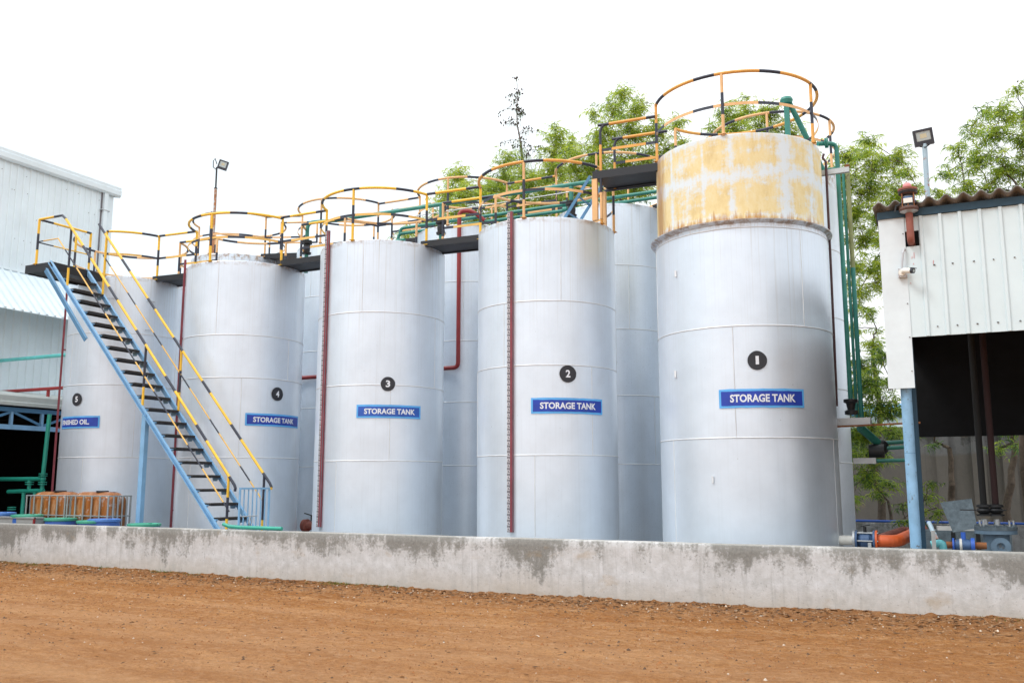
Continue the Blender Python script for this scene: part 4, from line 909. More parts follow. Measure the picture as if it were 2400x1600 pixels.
def drums():
    r = thing('plastic_drum', 'drum with a blue lid, leftmost behind the wall', 'drum', (0, 0, 0), 'drums standing behind the wall')
    b = MB(); b.lathe([(.27, .012), (.285, .05), (.29, .3), (.30, .31), (.29, .33), (.29, .6), (.30, .61), (.29, .63), (.285, .86)], (0, 0, 0), 'pale_drum', 32); b.build('body', r)
    b = MB(); b.lathe([(.29, .855), (.305, .865), (.305, .905), (.28, .915), (.26, .90), (.02, .90)], (0, 0, 0), 'blue_lid', 32); b.cyl((.15, 0, .9), (.15, 0, .925), .035, 'blue_lid', 14); b.build('lid', r)
    spots = [(0, 12.98, 'blue_lid', 'drum with a blue lid, leftmost behind the wall', 1.09), (250, 12.86, 'green_lid', 'drum with a green lid behind the grey box on the left', 1.06), (560, 12.90, 'green_lid', 'pale drum with a green rimmed lid in front of the totes', 1.0),
             (960, 12.95, 'blue_lid', 'drum with a bright blue lid in front of the right tote', 1.0), (860, 12.83, 'green_lid', 'pale drum with a green lid, close behind the wall', .97), (1330, 12.9, 'green_lid', 'drum with a green lid right of the totes', .93)]
    for i, (zx, y, m, lab, s_) in enumerate(spots):
        o = r if i == 0 else copy_tree(r); o.location = (P(zx / 3.92, 1210, y).x, y, 0); o.scale = (1, 1, s_); o['label'] = lab
        for ch in o.children:
            if ch.name.startswith('lid'):
                if i: ch.data = ch.data.copy()
                ch.data.materials[0] = MATS[m]
            elif m == 'blue_lid' :
                ch.data = ch.data.copy(); ch.data.materials[0] = MATS['drum_blue']
drums()
def gb(b):
    a = P(20, 1222, 12.72).x; e = P(94, 1222, 12.72).x; b.box((a - .4, 12.58, .02), (e, 12.80, .90), 'grey_box'); b.box((e - .02, 12.57, .75), (e + .02, 12.60, .93), 'pipe_red'); b.box((a - .42, 12.56, .902), (e + .02, 12.82, .925), 'galv')
one('metal_cabinet', gb, 'flat grey metal cabinet against the inside of the wall at far left', 'cabinet')

# ------------------------------------------------------------------ shed on the right
def shed():
    y = 13.1; r = thing('shed', 'white metal clad shed with a corrugated roof and dark open front', 'shed', (1.8, 13.2, 0))
    xl, xr = -.85, 4.6; zt = 5.12
    b = MB()
    for lo, hi in (((-.53, 3.5), (xr, 4.72)), ((-.53, 4.93), (xr, zt)), ((-.355, 4.72), (xr, 4.93))): b.box((lo[0], y, lo[1]), (hi[0], y + .02, hi[1]), 'clad_white')
    xx = -.325
    while xx < xr:
        b.add([(xx - .032, y, 3.5), (xx - .016, y - .026, 3.5), (xx + .016, y - .026, 3.5), (xx + .032, y, 3.5), (xx - .032, y, zt), (xx - .016, y - .026, zt), (xx + .016, y - .026, zt), (xx + .032, y, zt)], [(4, 5, 1, 0), (5, 6, 2, 1), (6, 7, 3, 2), (0, 1, 2, 3)], 'clad_white'); xx += .235
    for zz in (3.62, 4.44):
        xx = -.325 + .12
        while xx < xr: b.cyl((xx + random.uniform(-.02, .02), y - .012, zz), (xx, y + .001, zz), .009, 'screw', 8); xx += .235
    b.build('front_cladding', r)
    b = MB(); b.box((xl, y - .012, 2.83), (-.527, y + .03, 5.14), 'trim_white'); b.box((xl, y + .03, 2.83), (xl + .012, y + .25, 5.14), 'trim_white')
    for zz in (3.05, 3.5, 3.95, 4.9): b.cyl((-.55, y - .02, zz), (-.55, y - .011, zz), .008, 'screw', 8)
    b.build('corner_trim', r)
    b = MB()
    for px, py, l in ((2102, 613, .03), (2142, 598, .08), (2137, 603, .03), (2141, 618, .02), (2187, 614, .05), (2135, 663, .016)):
        q = P(px, py, y - .015); b.bar((q.x, y - .004, q.z - l / 2), (q.x + random.uniform(-.006, .006), y - .004, q.z + l / 2), .004, .006, 'red_mark', Vector((0, 1, 0)))
    b.build('paint_marks', r)
    b = MB(); b.box((xl - .01, y - .03, 5.125), (xr, y + .06, 5.225), 'gutter_teal'); b.build('eave_beam', r)
    # corrugated roof, dropping to the back
    b = MB(); n = int((xr - xl + .1) / .2 * 12); vs = []; ys = [(y - .14, 5.30), (y + 3.6, 4.95), (y + 7.3, 4.6)]
    for i in range(n + 1):
        xx = xl - .05 + (xr - xl + .1) * i / n; w = .036 * cos(2 * pi * xx / .205)
        for yy, zz in ys: vs += [(xx, yy, zz + w + .007), (xx, yy, zz + w - .007)]
    fs = []
    for i in range(n):
        a, c = i * 6, (i + 1) * 6
        for k in (0, 2): fs += [(a + k, c + k, c + k + 2, a + k + 2), (a + k + 1, a + k + 3, c + k + 3, c + k + 1)]
        fs += [(a, a + 1, c + 1, c)]
    b.add(vs, fs, 'asbestos', True); b.build('roof', r)
    b = MB(); b.box((xl, 20.05, 2.5), (xr, 20.09, 4.58), 'clad_painted_shade'); b.box((xl + .013, y + .26, 4.15), (xl + .03, 20.04, 4.6), 'clad_painted_shade'); b.box((xr - .03, y + .03, .02), (xr, 20.04, 4.6), 'clad_painted_shade')  # inner faces near black: shed shade painted into the sheet colour
    b.add([(xl, y + .07, 5.20), (xr, y + .07, 5.20), (xr, 20.04, 4.55), (xl, 20.04, 4.55)], [(0, 1, 2, 3)], 'clad_painted_shade'); b.box((-.525, y + .022, 3.5), (-.36, y + .03, 4.7), 'clad_painted_shade'); b.box((-.35, y + .022, 3.5), (xr - .04, y + .03, 5.1), 'clad_painted_shade')
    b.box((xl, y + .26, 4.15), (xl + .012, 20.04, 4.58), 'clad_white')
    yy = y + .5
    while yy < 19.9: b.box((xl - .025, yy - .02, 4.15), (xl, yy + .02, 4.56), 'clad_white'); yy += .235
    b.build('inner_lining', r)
    b = MB(); b.cyl((-.645, y + .12, 0), (-.645, y + .12, 3.3), .068, 'post_blue', 28); b.cyl((-.645, y + .12, 1.985), (-.645, y + .12, 1.99), .0695, 'steel_blue', 28); b.build('post', r)
    b = MB(); b.box((-.60, y + .30, 0), (-.53, y + .38, 5.0), 'gutter_teal'); b.build('inner_post', r)
    b = MB(); b.box((-.47, y + .5, 0), (-.42, y + .55, .98), 'wood_pale'); b.build('marker_stake', r)
shed()
def security():
    y = 13.06; q = P(1800 + 1243 / 3.92, 500 + 548 / 3.92, y); r = thing('security_camera', 'white bullet security camera on a square plate at the shed corner', 'camera', q)
    b = MB(); b.box((q.x - .062, y - .03, q.z - .06), (q.x + .05, y + .02, q.z + .06), 'cable_grey'); b.cyl((q.x - .015, y - .05, q.z), (q.x - .015, y - .031, q.z), .042, 'plastic_white', 24)
    for a, c in ((-.05, -.05), (.04, -.05), (-.05, .05), (.04, .05)): b.cyl((q.x + a, y - .034, q.z + c), (q.x + a, y - .029, q.z + c), .005, 'rust', 6)
    b.build('mount_plate', r)
    a = Vector((q.x + .02, y - .10, q.z + .008)); e = Vector((q.x + .105, y - .15, q.z - .01)); d = (e - a).normalized()
    b = MB(); b.tube([(q.x - .01, y - .04, q.z), (q.x - .005, y - .09, q.z), a], .014, 'plastic_white', 10); b.cyl(a - d * .02, e, .036, 'plastic_white', 24); b.build('body', r)
    b = MB(); b.cyl(e, e + d * .035, .037, 'plastic_dark', 24); b.cyl(e + d * .0355, e + d * .037, .02, 'lamp_glass', 18)
    u = Vector((0, 0, 1)); b.bar(e + u * .034, e + d * .06 + u * .034, .07, .008, 'plastic_dark'); b.build('visor', r)
    b = MB(); b.tube([(q.x - .012, y - .012, q.z + .055), (q.x - .004, y - .02, q.z + .15), (q.x + .012, y - .02, q.z + .27), (q.x + .03, y - .01, q.z + .325), (q.x + .05, y + .10, q.z + .30)], .014, 'cable_grey', 8); b.build('cable', r)
security()
def vent():
    y = 12.98; b0 = P(2135.5, 573, y); xx = b0.x; r = thing('vent_valve_pipe', 'red oxide pipe with flanged valve and pink ball on top, on the shed front', 'pipe', (xx, y, b0.z))
    zt = P(2136, 497, y).z
    b = MB(); b.tube(run([(xx - .0, y + .3, b0.z + .06), (xx, y, b0.z + .06), (xx, y, zt)], .06), .046, 'pipe_oxide', 16); b.build('stand_pipe', r)
    def zz(v): return P(1800 + 1320 / 3.92, 150 + v / 3.92, y).z
    b = MB(); h = lambda v: zz(v)
    b.lathe([(.05, h(1370)), (.115, h(1352)), (.125, h(1335)), (.118, h(1318)), (.075, h(1308)), (.07, h(1285)), (.09, h(1275)), (.085, h(1225)), (.07, h(1215)), (.085, h(1200)), (.115, h(1192)), (.122, h(1172)), (.115, h(1165)), (.122, h(1160)), (.122, h(1143)), (.08, h(1134)), (.01, h(1132))],
            (xx, y, 0), 'rust', 24, mats=['galv', 'flange_brown', 'flange_brown', 'galv', 'valve_black', 'galv', 'valve_blue', 'galv', 'valve_black', 'flange_brown', 'valve_black', 'flange_brown', 'flange_brown', 'pipe_oxide', 'pipe_oxide', 'pipe_oxide'])
    for a in range(8): b.cyl((xx + .1 * cos(a * .785), y + .1 * sin(a * .785), h(1340)), (xx + .1 * cos(a * .785), y + .1 * sin(a * .785), h(1145)) if a % 2 else (xx + .1 * cos(a * .785), y + .1 * sin(a * .785), h(1300)), .009, 'rust', 6)
    b.box((xx - .055, y - .10, h(1288)), (xx + .055, y - .094, h(1245)), 'plastic_white'); b.bar((xx - .09, y - .03, h(1280)), (xx - .16, y - .05, h(1300)), .03, .02, 'valve_black'); b.bar((xx - .15, y - .05, h(1290)), (xx - .17, y - .05, h(1350)), .02, .02, 'valve_black'); b.build('valve_body', r)
    b = MB(); b.ball((xx - .003, y, h(1120)), .056, 'pink_ball', 14); b.build('ball_float', r)
vent()
def flood(name, label, base, top, face_dir, w, h, mpole, tilt, rp=.045, cable=False):
    r = thing('floodlight', label, 'floodlight', base, 'floodlights on poles'); top = Vector(top); base = Vector(base)
    b = MB(); mid = base.lerp(top, .78)
    if cable: b.tube([base, mid], rp, mpole, 12); b.tube([mid, top], rp * .6, 'valve_black', 10); b.cyl(mid, mid + Vector((0, 0, .03)), rp * 1.15, 'valve_black', 12)
    else: b.tube([base, top], rp, mpole, 14)
    b.build('pole', r)
    f = Vector(face_dir).normalized(); sx = f.cross(Vector((0, 0, 1))).normalized(); up = sx.cross(f)
    sx2 = sx * cos(tilt) + up * sin(tilt); up2 = up * cos(tilt) - sx * sin(tilt)
    c = top + up2 * (h * .42) - (sx2 * w * .55 if cable else Vector((0, 0, 0)))
    def pl(b, u0, u1, v0, v1, d0, d1, mat):
        vs = [c + sx2 * u + up2 * v + f * d for d in (d0, d1) for u, v in ((u0, v0), (u1, v0), (u1, v1), (u0, v1))]
        b.add(vs, [(0, 3, 2, 1), (4, 5, 6, 7), (0, 1, 5, 4), (1, 2, 6, 5), (2, 3, 7, 6), (3, 0, 4, 7)], mat)
    b = MB(); pl(b, -w / 2, w / 2, -h / 2, h / 2, -.05, .012, 'plastic_dark')
    for i in range(6): pl(b, -w / 2 + .02 + i * (w - .05) / 5, -w / 2 + .03 + i * (w - .05) / 5, -h / 2 + .02, h / 2 - .02, -.09, -.051, 'plastic_dark')
    for u0, u1, v0, v1 in ((-w / 2, w / 2, h / 2 - .035, h / 2), (-w / 2, w / 2, -h / 2, -h / 2 + .07), (-w / 2, -w / 2 + .035, -h / 2 + .07, h / 2 - .035), (w / 2 - .035, w / 2, -h / 2 + .07, h / 2 - .035)): pl(b, u0, u1, v0, v1, .0125, .03, 'plastic_dark')
    hd = b.build('lamp_head', r)
    b = MB(); pl(b, -w / 2 + .036, w / 2 - .036, -h / 2 + .071, h / 2 - .036, .013, .018, 'lamp_glass'); pl(b, -w * .17, w * .17, -h * .05, h * .22, .0185, .020, 'lamp_chip'); b.build('lens', hd, r)
    b = MB()
    if cable: b.tube([top + Vector((0, 0, .1)), top + Vector((-.08, 0, .28)), top + Vector((-.15, 0, .22)), top + Vector((-.14, 0, .02)), top + Vector((-.03, 0, -.06))], .014, 'valve_black', 8)
    else: b.tube([c + sx2 * (-w * .25) - up2 * (h * .5) - f * .03, top + Vector((0, 0, -.06)) + f * .05, c + sx2 * (w * .25) - up2 * (h * .5) - f * .03], .008, 'valve_black', 6)
    b.build('cable', r)
yl = 14.6; tp = P(2167, 338, yl)
flood('f', 'floodlight on a peeling blue pole above the shed roof', (tp.x - .02, yl, 4.9), (tp.x, yl, tp.z), (.15, -1, -.18), .27, .245, 'pole_paint', rad(-7), .036)
yl = 20.0; tp = P(508, 392, yl); bs = P(498, 600, yl)
flood('f', 'square floodlight on a rusty brown pole above tank 4', (bs.x, yl, 7.9), (tp.x, yl, tp.z), (.55, -1, -.12), .28, .28, 'rust_pole', rad(18), .042, True)
one('conduit_stub', lambda b: b.tube([P(496, 500, 20.1) + Vector((0, 0, -.9)), P(496, 496, 20.1), P(496, 530, 20.1)], .02, 'gauge_red', 8), 'short dark rod standing beside the rusty floodlight pole', 'rod')

# ------------------------------------------------------------------ shed contents
def Z6(x, y, Y): return P(1800 + x / 3.92, 900 + y / 3.92, Y)
def plate(b):
    Y = 15.6; c = [Z6(1580, 1085, Y), Z6(1870, 1050, Y + .1), Z6(1925, 1320, Y - .2), Z6(1700, 1360, Y - .25)]; t = Vector((0, .02, 0))
    b.add(c + [p + t for p in c], [(3, 2, 1, 0), (4, 5, 6, 7), (0, 1, 5, 4), (1, 2, 6, 5), (2, 3, 7, 6), (3, 0, 4, 7)], 'plate_grey')
    b.bar(c[3], Vector((c[3].x, Y, .0)), .06, .06, 'valve_black'); b.bar(c[2], Vector((c[2].x, Y, .0)), .06, .06, 'valve_black')
one('steel_plate', plate, 'leaning grey steel plate under the shed roof', 'plate')
def vessel():
    Y = 14.4; c = Z6(2090, 1310, Y); r = thing('filter_vessel', 'grey blue vessel with a bolted round lid in the shed', 'vessel', (c.x, Y, 0)); R = (Z6(2292, 1310, Y).x - Z6(1895, 1310, Y).x) / 2
    b = MB(); z = c.z; b.lathe([(R * .55, .02), (R * .62, z - .30), (R * .62, z - .10), (R, z - .09), (R, z - .04)], (c.x, Y, 0), 'vessel_blue', 36)
    d = Z6(2140, 1490, Y - R * .75); b.cyl((d.x, Y - R * .5, d.z), (d.x, d.y, d.z), .075, 'vessel_blue'); b.lathe([(.05, 0), (.05, -.03), (.12, -.03), (.12, .02), (.06, .02)], (d.x, d.y, d.z), 'vessel_blue', 24, 'Y'); b.build('body', r)
    b = MB(); b.lathe([(R * 1.02, z - .038), (R * 1.02, z + .005), (R * .9, z + .012), (.01, z + .02)], (c.x, Y, 0), 'plate_grey', 36)
    for a in range(12): b.cyl((c.x + R * .92 * cos(a * .5236), Y + R * .92 * sin(a * .5236), z), (c.x + R * .92 * cos(a * .5236), Y + R * .92 * sin(a * .5236), z + .035), .016, 'plate_grey', 8)
    for a in (-.9, .8): b.tube([(c.x + a * R * .8, Y - .1, z), (c.x + a * R * .8, Y - .1, z + .09), (c.x + a * R * .8 + .05, Y - .1, z + .09), (c.x + a * R * .8 + .05, Y - .1, z)], .014, 'galv', 8)
    b.build('lid', r)
    for px, m, nm in ((1985, 'valve_black', 'black'), (2095, 'riser_red_shaded', 'red')):
        q = Z6(px, 1150, Y + .1); b = MB()
        b.tube([(q.x, Y + .1, z), (q.x, Y + .1, z + .1)], .04, 'galv', 12)
        zz = Z6(px, 1210, Y + .1).z; k = (Z6(px, 1100, Y + .1).z - zz) / 6.
        b.lathe([(.04, zz), (.10, zz + .1 * k), (.10, zz + .8 * k), (.055, zz + 1.2 * k), (.08, zz + 1.8 * k), (.1, zz + 2.8 * k), (.08, zz + 3.8 * k), (.055, zz + 4.2 * k), (.095, zz + 4.5 * k), (.095, zz + 5.6 * k), (.045, zz + 6 * k)], (q.x, Y + .1, 0), 'valve_black', 18)
        b.bar((q.x, Y + .05, zz + 3 * k), (q.x + (-.30 if m == 'valve_black' else .12), Y, zz + 3.1 * k), .04, .015, 'valve_black'); b.build('valve', r)
        b = MB(); b.tube([(q.x, Y + .1, zz + 5.8 * k), (q.x, Y + .1, 4.7)], .042, 'riser_red_shaded' if m == 'riser_red_shaded' else 'riser_black_shaded', 12); b.build('riser_pipe', r)
vessel()
def bluevalve(b):
    Y = 13.9; c = Z6(1800, 1478, Y); x0, x1 = Z6(1640, 1478, Y).x, Z6(2010, 1478, Y).x; b.cyl((x0, Y, c.z), (x1, Y, c.z), .045, 'rust', 14)
    for px in (1705, 1875, 1892): q = Z6(px, 1478, Y); b.cyl((q.x - .012, Y, q.z), (q.x + .012, Y, q.z), .095, 'blue_bright', 22)
    b.lathe([(.05, -.12), (.075, -.10), (.085, 0), (.075, .10), (.05, .12)], (c.x, Y, c.z), 'valve_blue', 18, 'X'); b.cyl((c.x, Y, c.z + .06), (c.x, Y, c.z + .17), .03, 'blue_bright'); b.cyl((c.x - .05, Y, c.z), (c.x - .02, Y, c.z), .088, 'plastic_white', 20)
    b.cyl((c.x, Y, 0), (c.x, Y, c.z - .04), .03, 'rust')
one('pipe_valve', bluevalve, 'small bright blue flanged valve low in the shed', 'valve')
def teal(b):
    Y = 13.75; c = Z6(1575, 1475, Y); b.tube(run([(c.x - .10, Y, c.z), (c.x + .04, Y, c.z + .03), (c.x + .04, Y, 0)], .05), .05, 'teal_fit', 14); b.tube([(c.x - .12, Y + .3, c.z + .28), (c.x - .03, Y + .1, c.z + .06)], .03, 'pole_paint', 12)
one('pipe_elbow', teal, 'teal plastic pipe elbow beside the shed post', 'pipe')
def bd(b):
    Y = 16.5; c = Z6(1750, 1440, Y); b.box((c.x - .5, Y, .02), (c.x + .75, Y + .4, c.z + .16), 'plate_grey'); b.box((c.x - .3, Y + .05, c.z + .1605), (c.x + .3, Y + .3, c.z + .22), 'wood_pale', Matrix.Rotation(.1, 3, 'Z'))
one('equipment_base', bd, 'grey equipment plinth with a board on it, behind the leaning plate', 'plinth')

# ------------------------------------------------------------------ trees
def leaf_arrays(pos, dirs, L, W, droop, rng):
    """sickle leaves: 4 stations, 7 vertices, returned as flat arrays"""
    n = len(pos); up = np.array([0, 0, 1.])
    d = dirs / np.linalg.norm(dirs, axis=1, keepdims=True)
    rnd = rng.normal(size=(n, 3)); side = np.cross(d, rnd); side /= np.linalg.norm(side, axis=1, keepdims=True) + 1e-9
    V = np.zeros((n, 7, 3)); p = pos.copy(); dd = d.copy(); st = [0., .34, .68, 1.]; wd = [.35, 1., .72, 0]
    k = 0
    for i in range(4):
        if i:
            dd = dd - up * droop[:, None] * .55; dd /= np.linalg.norm(dd, axis=1, keepdims=True); p = p + dd * (L * (st[i] - st[i - 1]))[:, None]
        if i < 3: V[:, k] = p - side * (W * wd[i] * .5)[:, None]; V[:, k + 1] = p + side * (W * wd[i] * .5)[:, None]; k += 2
        else: V[:, k] = p
    return V
def build_leaves(name, root, V, mi, mats):
    n = len(V); me = bpy.data.meshes.new(name); v = V.reshape(-1, 3) - np.array(root['_o'])
    me.vertices.add(n * 7); me.vertices.foreach_set('co', v.ravel())
    loops = np.array([0, 1, 3, 2, 2, 3, 5, 4, 4, 5, 6]); idx = (np.arange(n)[:, None] * 7 + loops[None]).ravel()
    me.loops.add(len(idx)); me.loops.foreach_set('vertex_index', idx)
    cnt = np.tile([4, 4, 3], n); start = np.concatenate([[0], np.cumsum(cnt)[:-1]])
    me.polygons.add(n * 3); me.polygons.foreach_set('loop_start', start); me.polygons.foreach_set('loop_total', cnt)
    for m in mats: me.materials.append(MATS[m])
    me.polygons.foreach_set('material_index', np.repeat(mi, 3)); me.update(calc_edges=True); me.validate()
    ob = bpy.data.objects.new(name, me); COL.objects.link(ob); ob.parent = root; ob['_o'] = root['_o']; return ob
def tree(label, base, blobs, dens=1., light=.4, L=(.14, .215), pods=True, trunk_r=.11, hub=None, dark=.2, fill=None):
    """blobs: (centre, radius) lumps of the crown, each reached by a limb"""
    rng = np.random.default_rng(abs(hash(label)) % 1000 if False else sum(map(ord, label)))
    rnd = random.Random(sum(map(ord, label))); base = Vector(base)
    r = thing('tree', label, 'tree', base, 'trees behind the tanks and shed')
    cs = [Vector(c) for c, _ in blobs]; cen = sum(cs, Vector()) / len(cs); zlo = min(c.z - q for c, q in blobs)
    hub = Vector(hub) if hub else Vector((base.x * .6 + cen.x * .4, base.y * .6 + cen.y * .4, max(base.z + 1.2, zlo - .3)))
    b = MB()
    def limb(a, e, r0, r1, n=6, wob=.12):
        a = Vector(a); e = Vector(e); pts = []; ln = (e - a).length
        for i in range(n + 1):
            t = i / n; p = a.lerp(e, t); w = sin(pi * t) * wob * ln * .5; pts.append(p + Vector((rnd.gauss(0, w * .4), rnd.gauss(0, w * .4), w * .35)))
        k = 6
        rings = []
        for i, p in enumerate(pts):
            d = (pts[min(i + 1, n)] - pts[max(i - 1, 0)]).normalized(); u = d.orthogonal().normalized(); w = d.cross(u); q = r0 + (r1 - r0) * i / n
            rings.append([p + (u * cos(2 * pi * j / k) + w * sin(2 * pi * j / k)) * q for j in range(k)])
        for i in range(n): b.add(rings[i] + rings[i + 1], [(j, (j + 1) % k, k + (j + 1) % k, k + j) for j in range(k)], 'bark', True)
        return pts
    limb(base, hub, trunk_r, trunk_r * .5, 8, .10)
    P_, D_, M_, pods_ = [], [], [], []
    tw = MB()
    nodes = [(hub, trunk_r * .5)]
    for c, q in sorted(blobs, key=lambda t: (Vector(t[0]) - hub).length):
        c = Vector(c); pn, pr_ = min(nodes, key=lambda t: (t[0] - c).length + .15 * (t[0] - hub).length); lp = limb(pn, c, pr_ * .8, max(pr_ * .5, .010), 6, .16); nodes.append((c, max(pr_ * .55, .012)))
        ns = max(4, int(100 * dens * q * q / .5))
        for s_ in range(ns):
            v = Vector((rnd.gauss(0, 1), rnd.gauss(0, 1), rnd.gauss(0, 1))).normalized() * (q * rnd.uniform(.25, 1.08) * rnd.choice((.85, 1., 1.)))
            if v.z < 0: v.z *= .8
            e = c + v; a = lp[rnd.choice((4, 5, 6, 6))]
            if rnd.random() < .22: limb(a, e, .006, .0025, 3, .15)
            tone = rnd.random(); nl = rnd.randint(13, 20); ln_ = rnd.uniform(.30, .60)
            hx = Vector((v.x, v.y, 0)); hx = hx.normalized() if hx.length > .01 else Vector((1, 0, 0))
            ax = (hx + Vector((rnd.gauss(0, .5), rnd.gauss(0, .5), rnd.uniform(.1, .9)))).normalized(); st_ = e - ax * ln_ * .6; tp_ = []
            for i in range(4): t = i / 3; tp_.append(st_ + ax * ln_ * t + Vector((0, 0, -.22 * ln_ * t * t)))
            if rnd.random() < .35:
                for i in range(3): tw.cyl(tp_[i], tp_[i + 1], .0045, 'bark', 3, .003)
            for i in range(nl):
                t = (i + rnd.random()) / nl; p = st_ + ax * ln_ * t + Vector((0, 0, -.22 * ln_ * t * t)); g = rnd.uniform(0, 6.283)
                P_.append(p); D_.append(ax * .45 + Vector((cos(g) * .75, sin(g) * .75, rnd.gauss(.10, .22))))
                z = tone * .55 + rnd.random() * .45; M_.append(0 if z < light else (2 if z > 1 - dark else 1))
            if pods and rnd.random() < .07: pods_.append(e - ax * rnd.uniform(.0, .2))
    b.build('trunk', r); tw.build('twigs', r)['kind'] = 'stuff'
    Pn = np.array([tuple(p) for p in P_]); Dn = np.array([tuple(p) for p in D_]); n = len(Pn)
    V = leaf_arrays(Pn, Dn, rng.uniform(*L, n), rng.uniform(.018, .028, n), rng.uniform(.45, 1.5, n), rng)
    build_leaves('crown', r, V, np.array(M_), ['leaf_light', 'leaf_mid', 'leaf_dark'])
    if pods_:
        b = MB()
        for p in pods_:
            for i in range(7):
                c = p + Vector((rnd.gauss(0, .035), rnd.gauss(0, .035), rnd.gauss(0, .035))); s_ = rnd.uniform(.012, .024)
                b.add([c + Vector((s_, 0, 0)), c + Vector((-s_, s_ * .3, 0)), c + Vector((0, s_, s_)), c + Vector((0, -s_ * .4, -s_))], [(0, 1, 2), (0, 2, 3), (0, 3, 1), (1, 3, 2)], 'pod')
        b.build('seed_pods', r)['kind'] = 'stuff'
    return r
def bl(Y, *items):
    """crown lumps from (photo x, photo y, photo radius) at depth Y, spread a little in depth"""
    out = []
    for i, (px, py, pr) in enumerate(items):
        c = P(px, py, Y + [0, .5, -.5, .25, -.3][i % 5]); dd_ = (c - Vector((0, 0, EYE))).dot(Vector(_F)); out.append((c, pr * dd_ / FPX))
    return out
Yt = 23.5
tree('loose green tree peeking over the walkway rail, leftmost of the row behind the tanks', (-13.1, Yt, 0), bl(Yt, (1075, 410, 38), (1050, 455, 42), (1100, 450, 42), (1075, 500, 45), (1020, 510, 35), (1120, 510, 40), (950, 545, 25), (990, 560, 26), (1040, 560, 40)), 1.1, .48)
tree('low green tree spreading below the bare conifer', (-11.0, Yt, 0), bl(Yt, (1190, 370, 30), (1180, 415, 42), (1235, 420, 40), (1150, 455, 40), (1210, 470, 48), (1270, 480, 45), (1180, 520, 45), (1260, 520, 40)), 1.15, .42)
tree('pale green tree right of the bare conifer', (-9.3, Yt, 0), bl(Yt, (1305, 305, 28), (1300, 345, 44), (1345, 370, 45), (1290, 395, 45), (1360, 430, 45), (1310, 450, 45), (1385, 395, 30), (1340, 490, 40)), 1.1, .5)
tree('tallest yellow green tree left of the stained tank ring', (-7.6, Yt, 0), bl(Yt, (1462, 215, 30), (1440, 255, 40), (1490, 250, 38), (1390, 265, 22), (1420, 310, 50), (1480, 310, 52), (1540, 300, 40), (1585, 290, 28), (1400, 370, 45), (1455, 375, 55), (1520, 370, 50), (1570, 345, 35), (1430, 440, 45), (1490, 430, 50), (1600, 330, 20)), 1.1, .45)
tree('green tree seen through the rails on top of the tallest tank', (-4.0, 24.5, 0), bl(24.5, (1700, 262, 32), (1750, 258, 38), (1800, 255, 34), (1720, 305, 45), (1780, 300, 45), (1840, 305, 38), (1870, 330, 28), (1680, 300, 25), (1760, 350, 40), (1900, 340, 25)), 1.15, .45)
tree('tall loose tree between the tallest tank and the shed', (-1.9, 24, 0), bl(24, (2035, 330, 26), (1985, 365, 40), (2040, 375, 45), (2095, 370, 38), (2125, 400, 28), (1980, 425, 45), (2040, 440, 55), (2105, 450, 40), (2000, 500, 45), (2065, 500, 50), (2120, 480, 30), (2025, 560, 42), (2080, 560, 35), (2000, 620, 34), (2050, 615, 36), (2015, 680, 34), (2060, 660, 30), (2035, 730, 26), (1995, 720, 20), (2055, 770, 14), (1960, 400, 35), (1965, 480, 35), (2150, 440, 22), (1960, 560, 30), (2110, 530, 30), (1970, 660, 25), (2000, 770, 22), (2045, 800, 26), (2090, 620, 30)), 1.3, .45)
tree('leafy young tree standing between the green pipes and the shed post', (-1.45, 22.6, 0), bl(22.6, (2020, 850, 40), (2065, 830, 30), (2040, 900, 45), (2085, 890, 25), (2010, 950, 40), (2065, 950, 40), (2030, 1010, 45), (2090, 1010, 30), (2050, 1060, 40), (1995, 1060, 30), (2030, 1110, 35), (2085, 1130, 22), (1998, 1160, 20), (2060, 1150, 18), (2000, 900, 30), (2100, 950, 30), (2000, 1010, 35)), 1.3, .25, L=(.16, .24), pods=False, trunk_r=.06, dark=.4)
tree('large airy tree above the shed roof at the right edge', (1.1, 22, 0), bl(22, (2380, 205, 26), (2400, 260, 45), (2350, 255, 35), (2310, 260, 28), (2330, 310, 50), (2400, 320, 55), (2275, 300, 32), (2245, 350, 32), (2290, 370, 50), (2350, 390, 58), (2410, 390, 50), (2225, 400, 30), (2260, 430, 45), (2320, 450, 50), (2390, 450, 50), (2200, 450, 25), (2215, 470, 25), (2440, 300, 60), (2450, 420, 60)), .85, .32, dark=.3)
tree('dark forked tree against the compound wall, seen under the shed roof', (P(2237, 1190, 24.6).x, 24.6, 0), bl(24.6, (2200, 985, 26), (2270, 960, 30), (2240, 930, 50), (2190, 1035, 12), (2150, 1010, 18)), .9, .15, pods=False, trunk_r=.11, hub=P(2225, 1050, 24.6), dark=.5)
tree('dark leaning tree at the right edge, seen under the shed roof', (P(2352, 1230, 24.0).x, 24, 0), bl(24, (2365, 1010, 26), (2340, 1050, 24), (2395, 1040, 26), (2380, 960, 50)), .9, .15, pods=False, trunk_r=.12, hub=P(2378, 1040, 24), dark=.5)
tree('small leafy shrub just right of the blue shed post', (P(2170, 1250, 19).x, 19, 0), bl(19, (2180, 1130, 16), (2175, 1160, 20), (2195, 1190, 18), (2115, 1180, 16), (2165, 1200, 18), (2120, 1215, 14)), 1.2, .2, L=(.14, .2), pods=False, trunk_r=.02, dark=.4)
tree('broad low green tree filling the gaps behind the rails of tank 2', (-8.6, 25.2, 0), bl(25.2, (1150, 440, 40), (1210, 430, 40), (1265, 430, 42), (1320, 410, 45), (1380, 440, 48), (1440, 460, 50), (1500, 440, 45), (1170, 500, 45), (1240, 500, 45), (1310, 490, 45), (1380, 500, 40), (1460, 500, 40), (1400, 330, 40), (1340, 340, 35), (1560, 390, 35)), .8, .5)
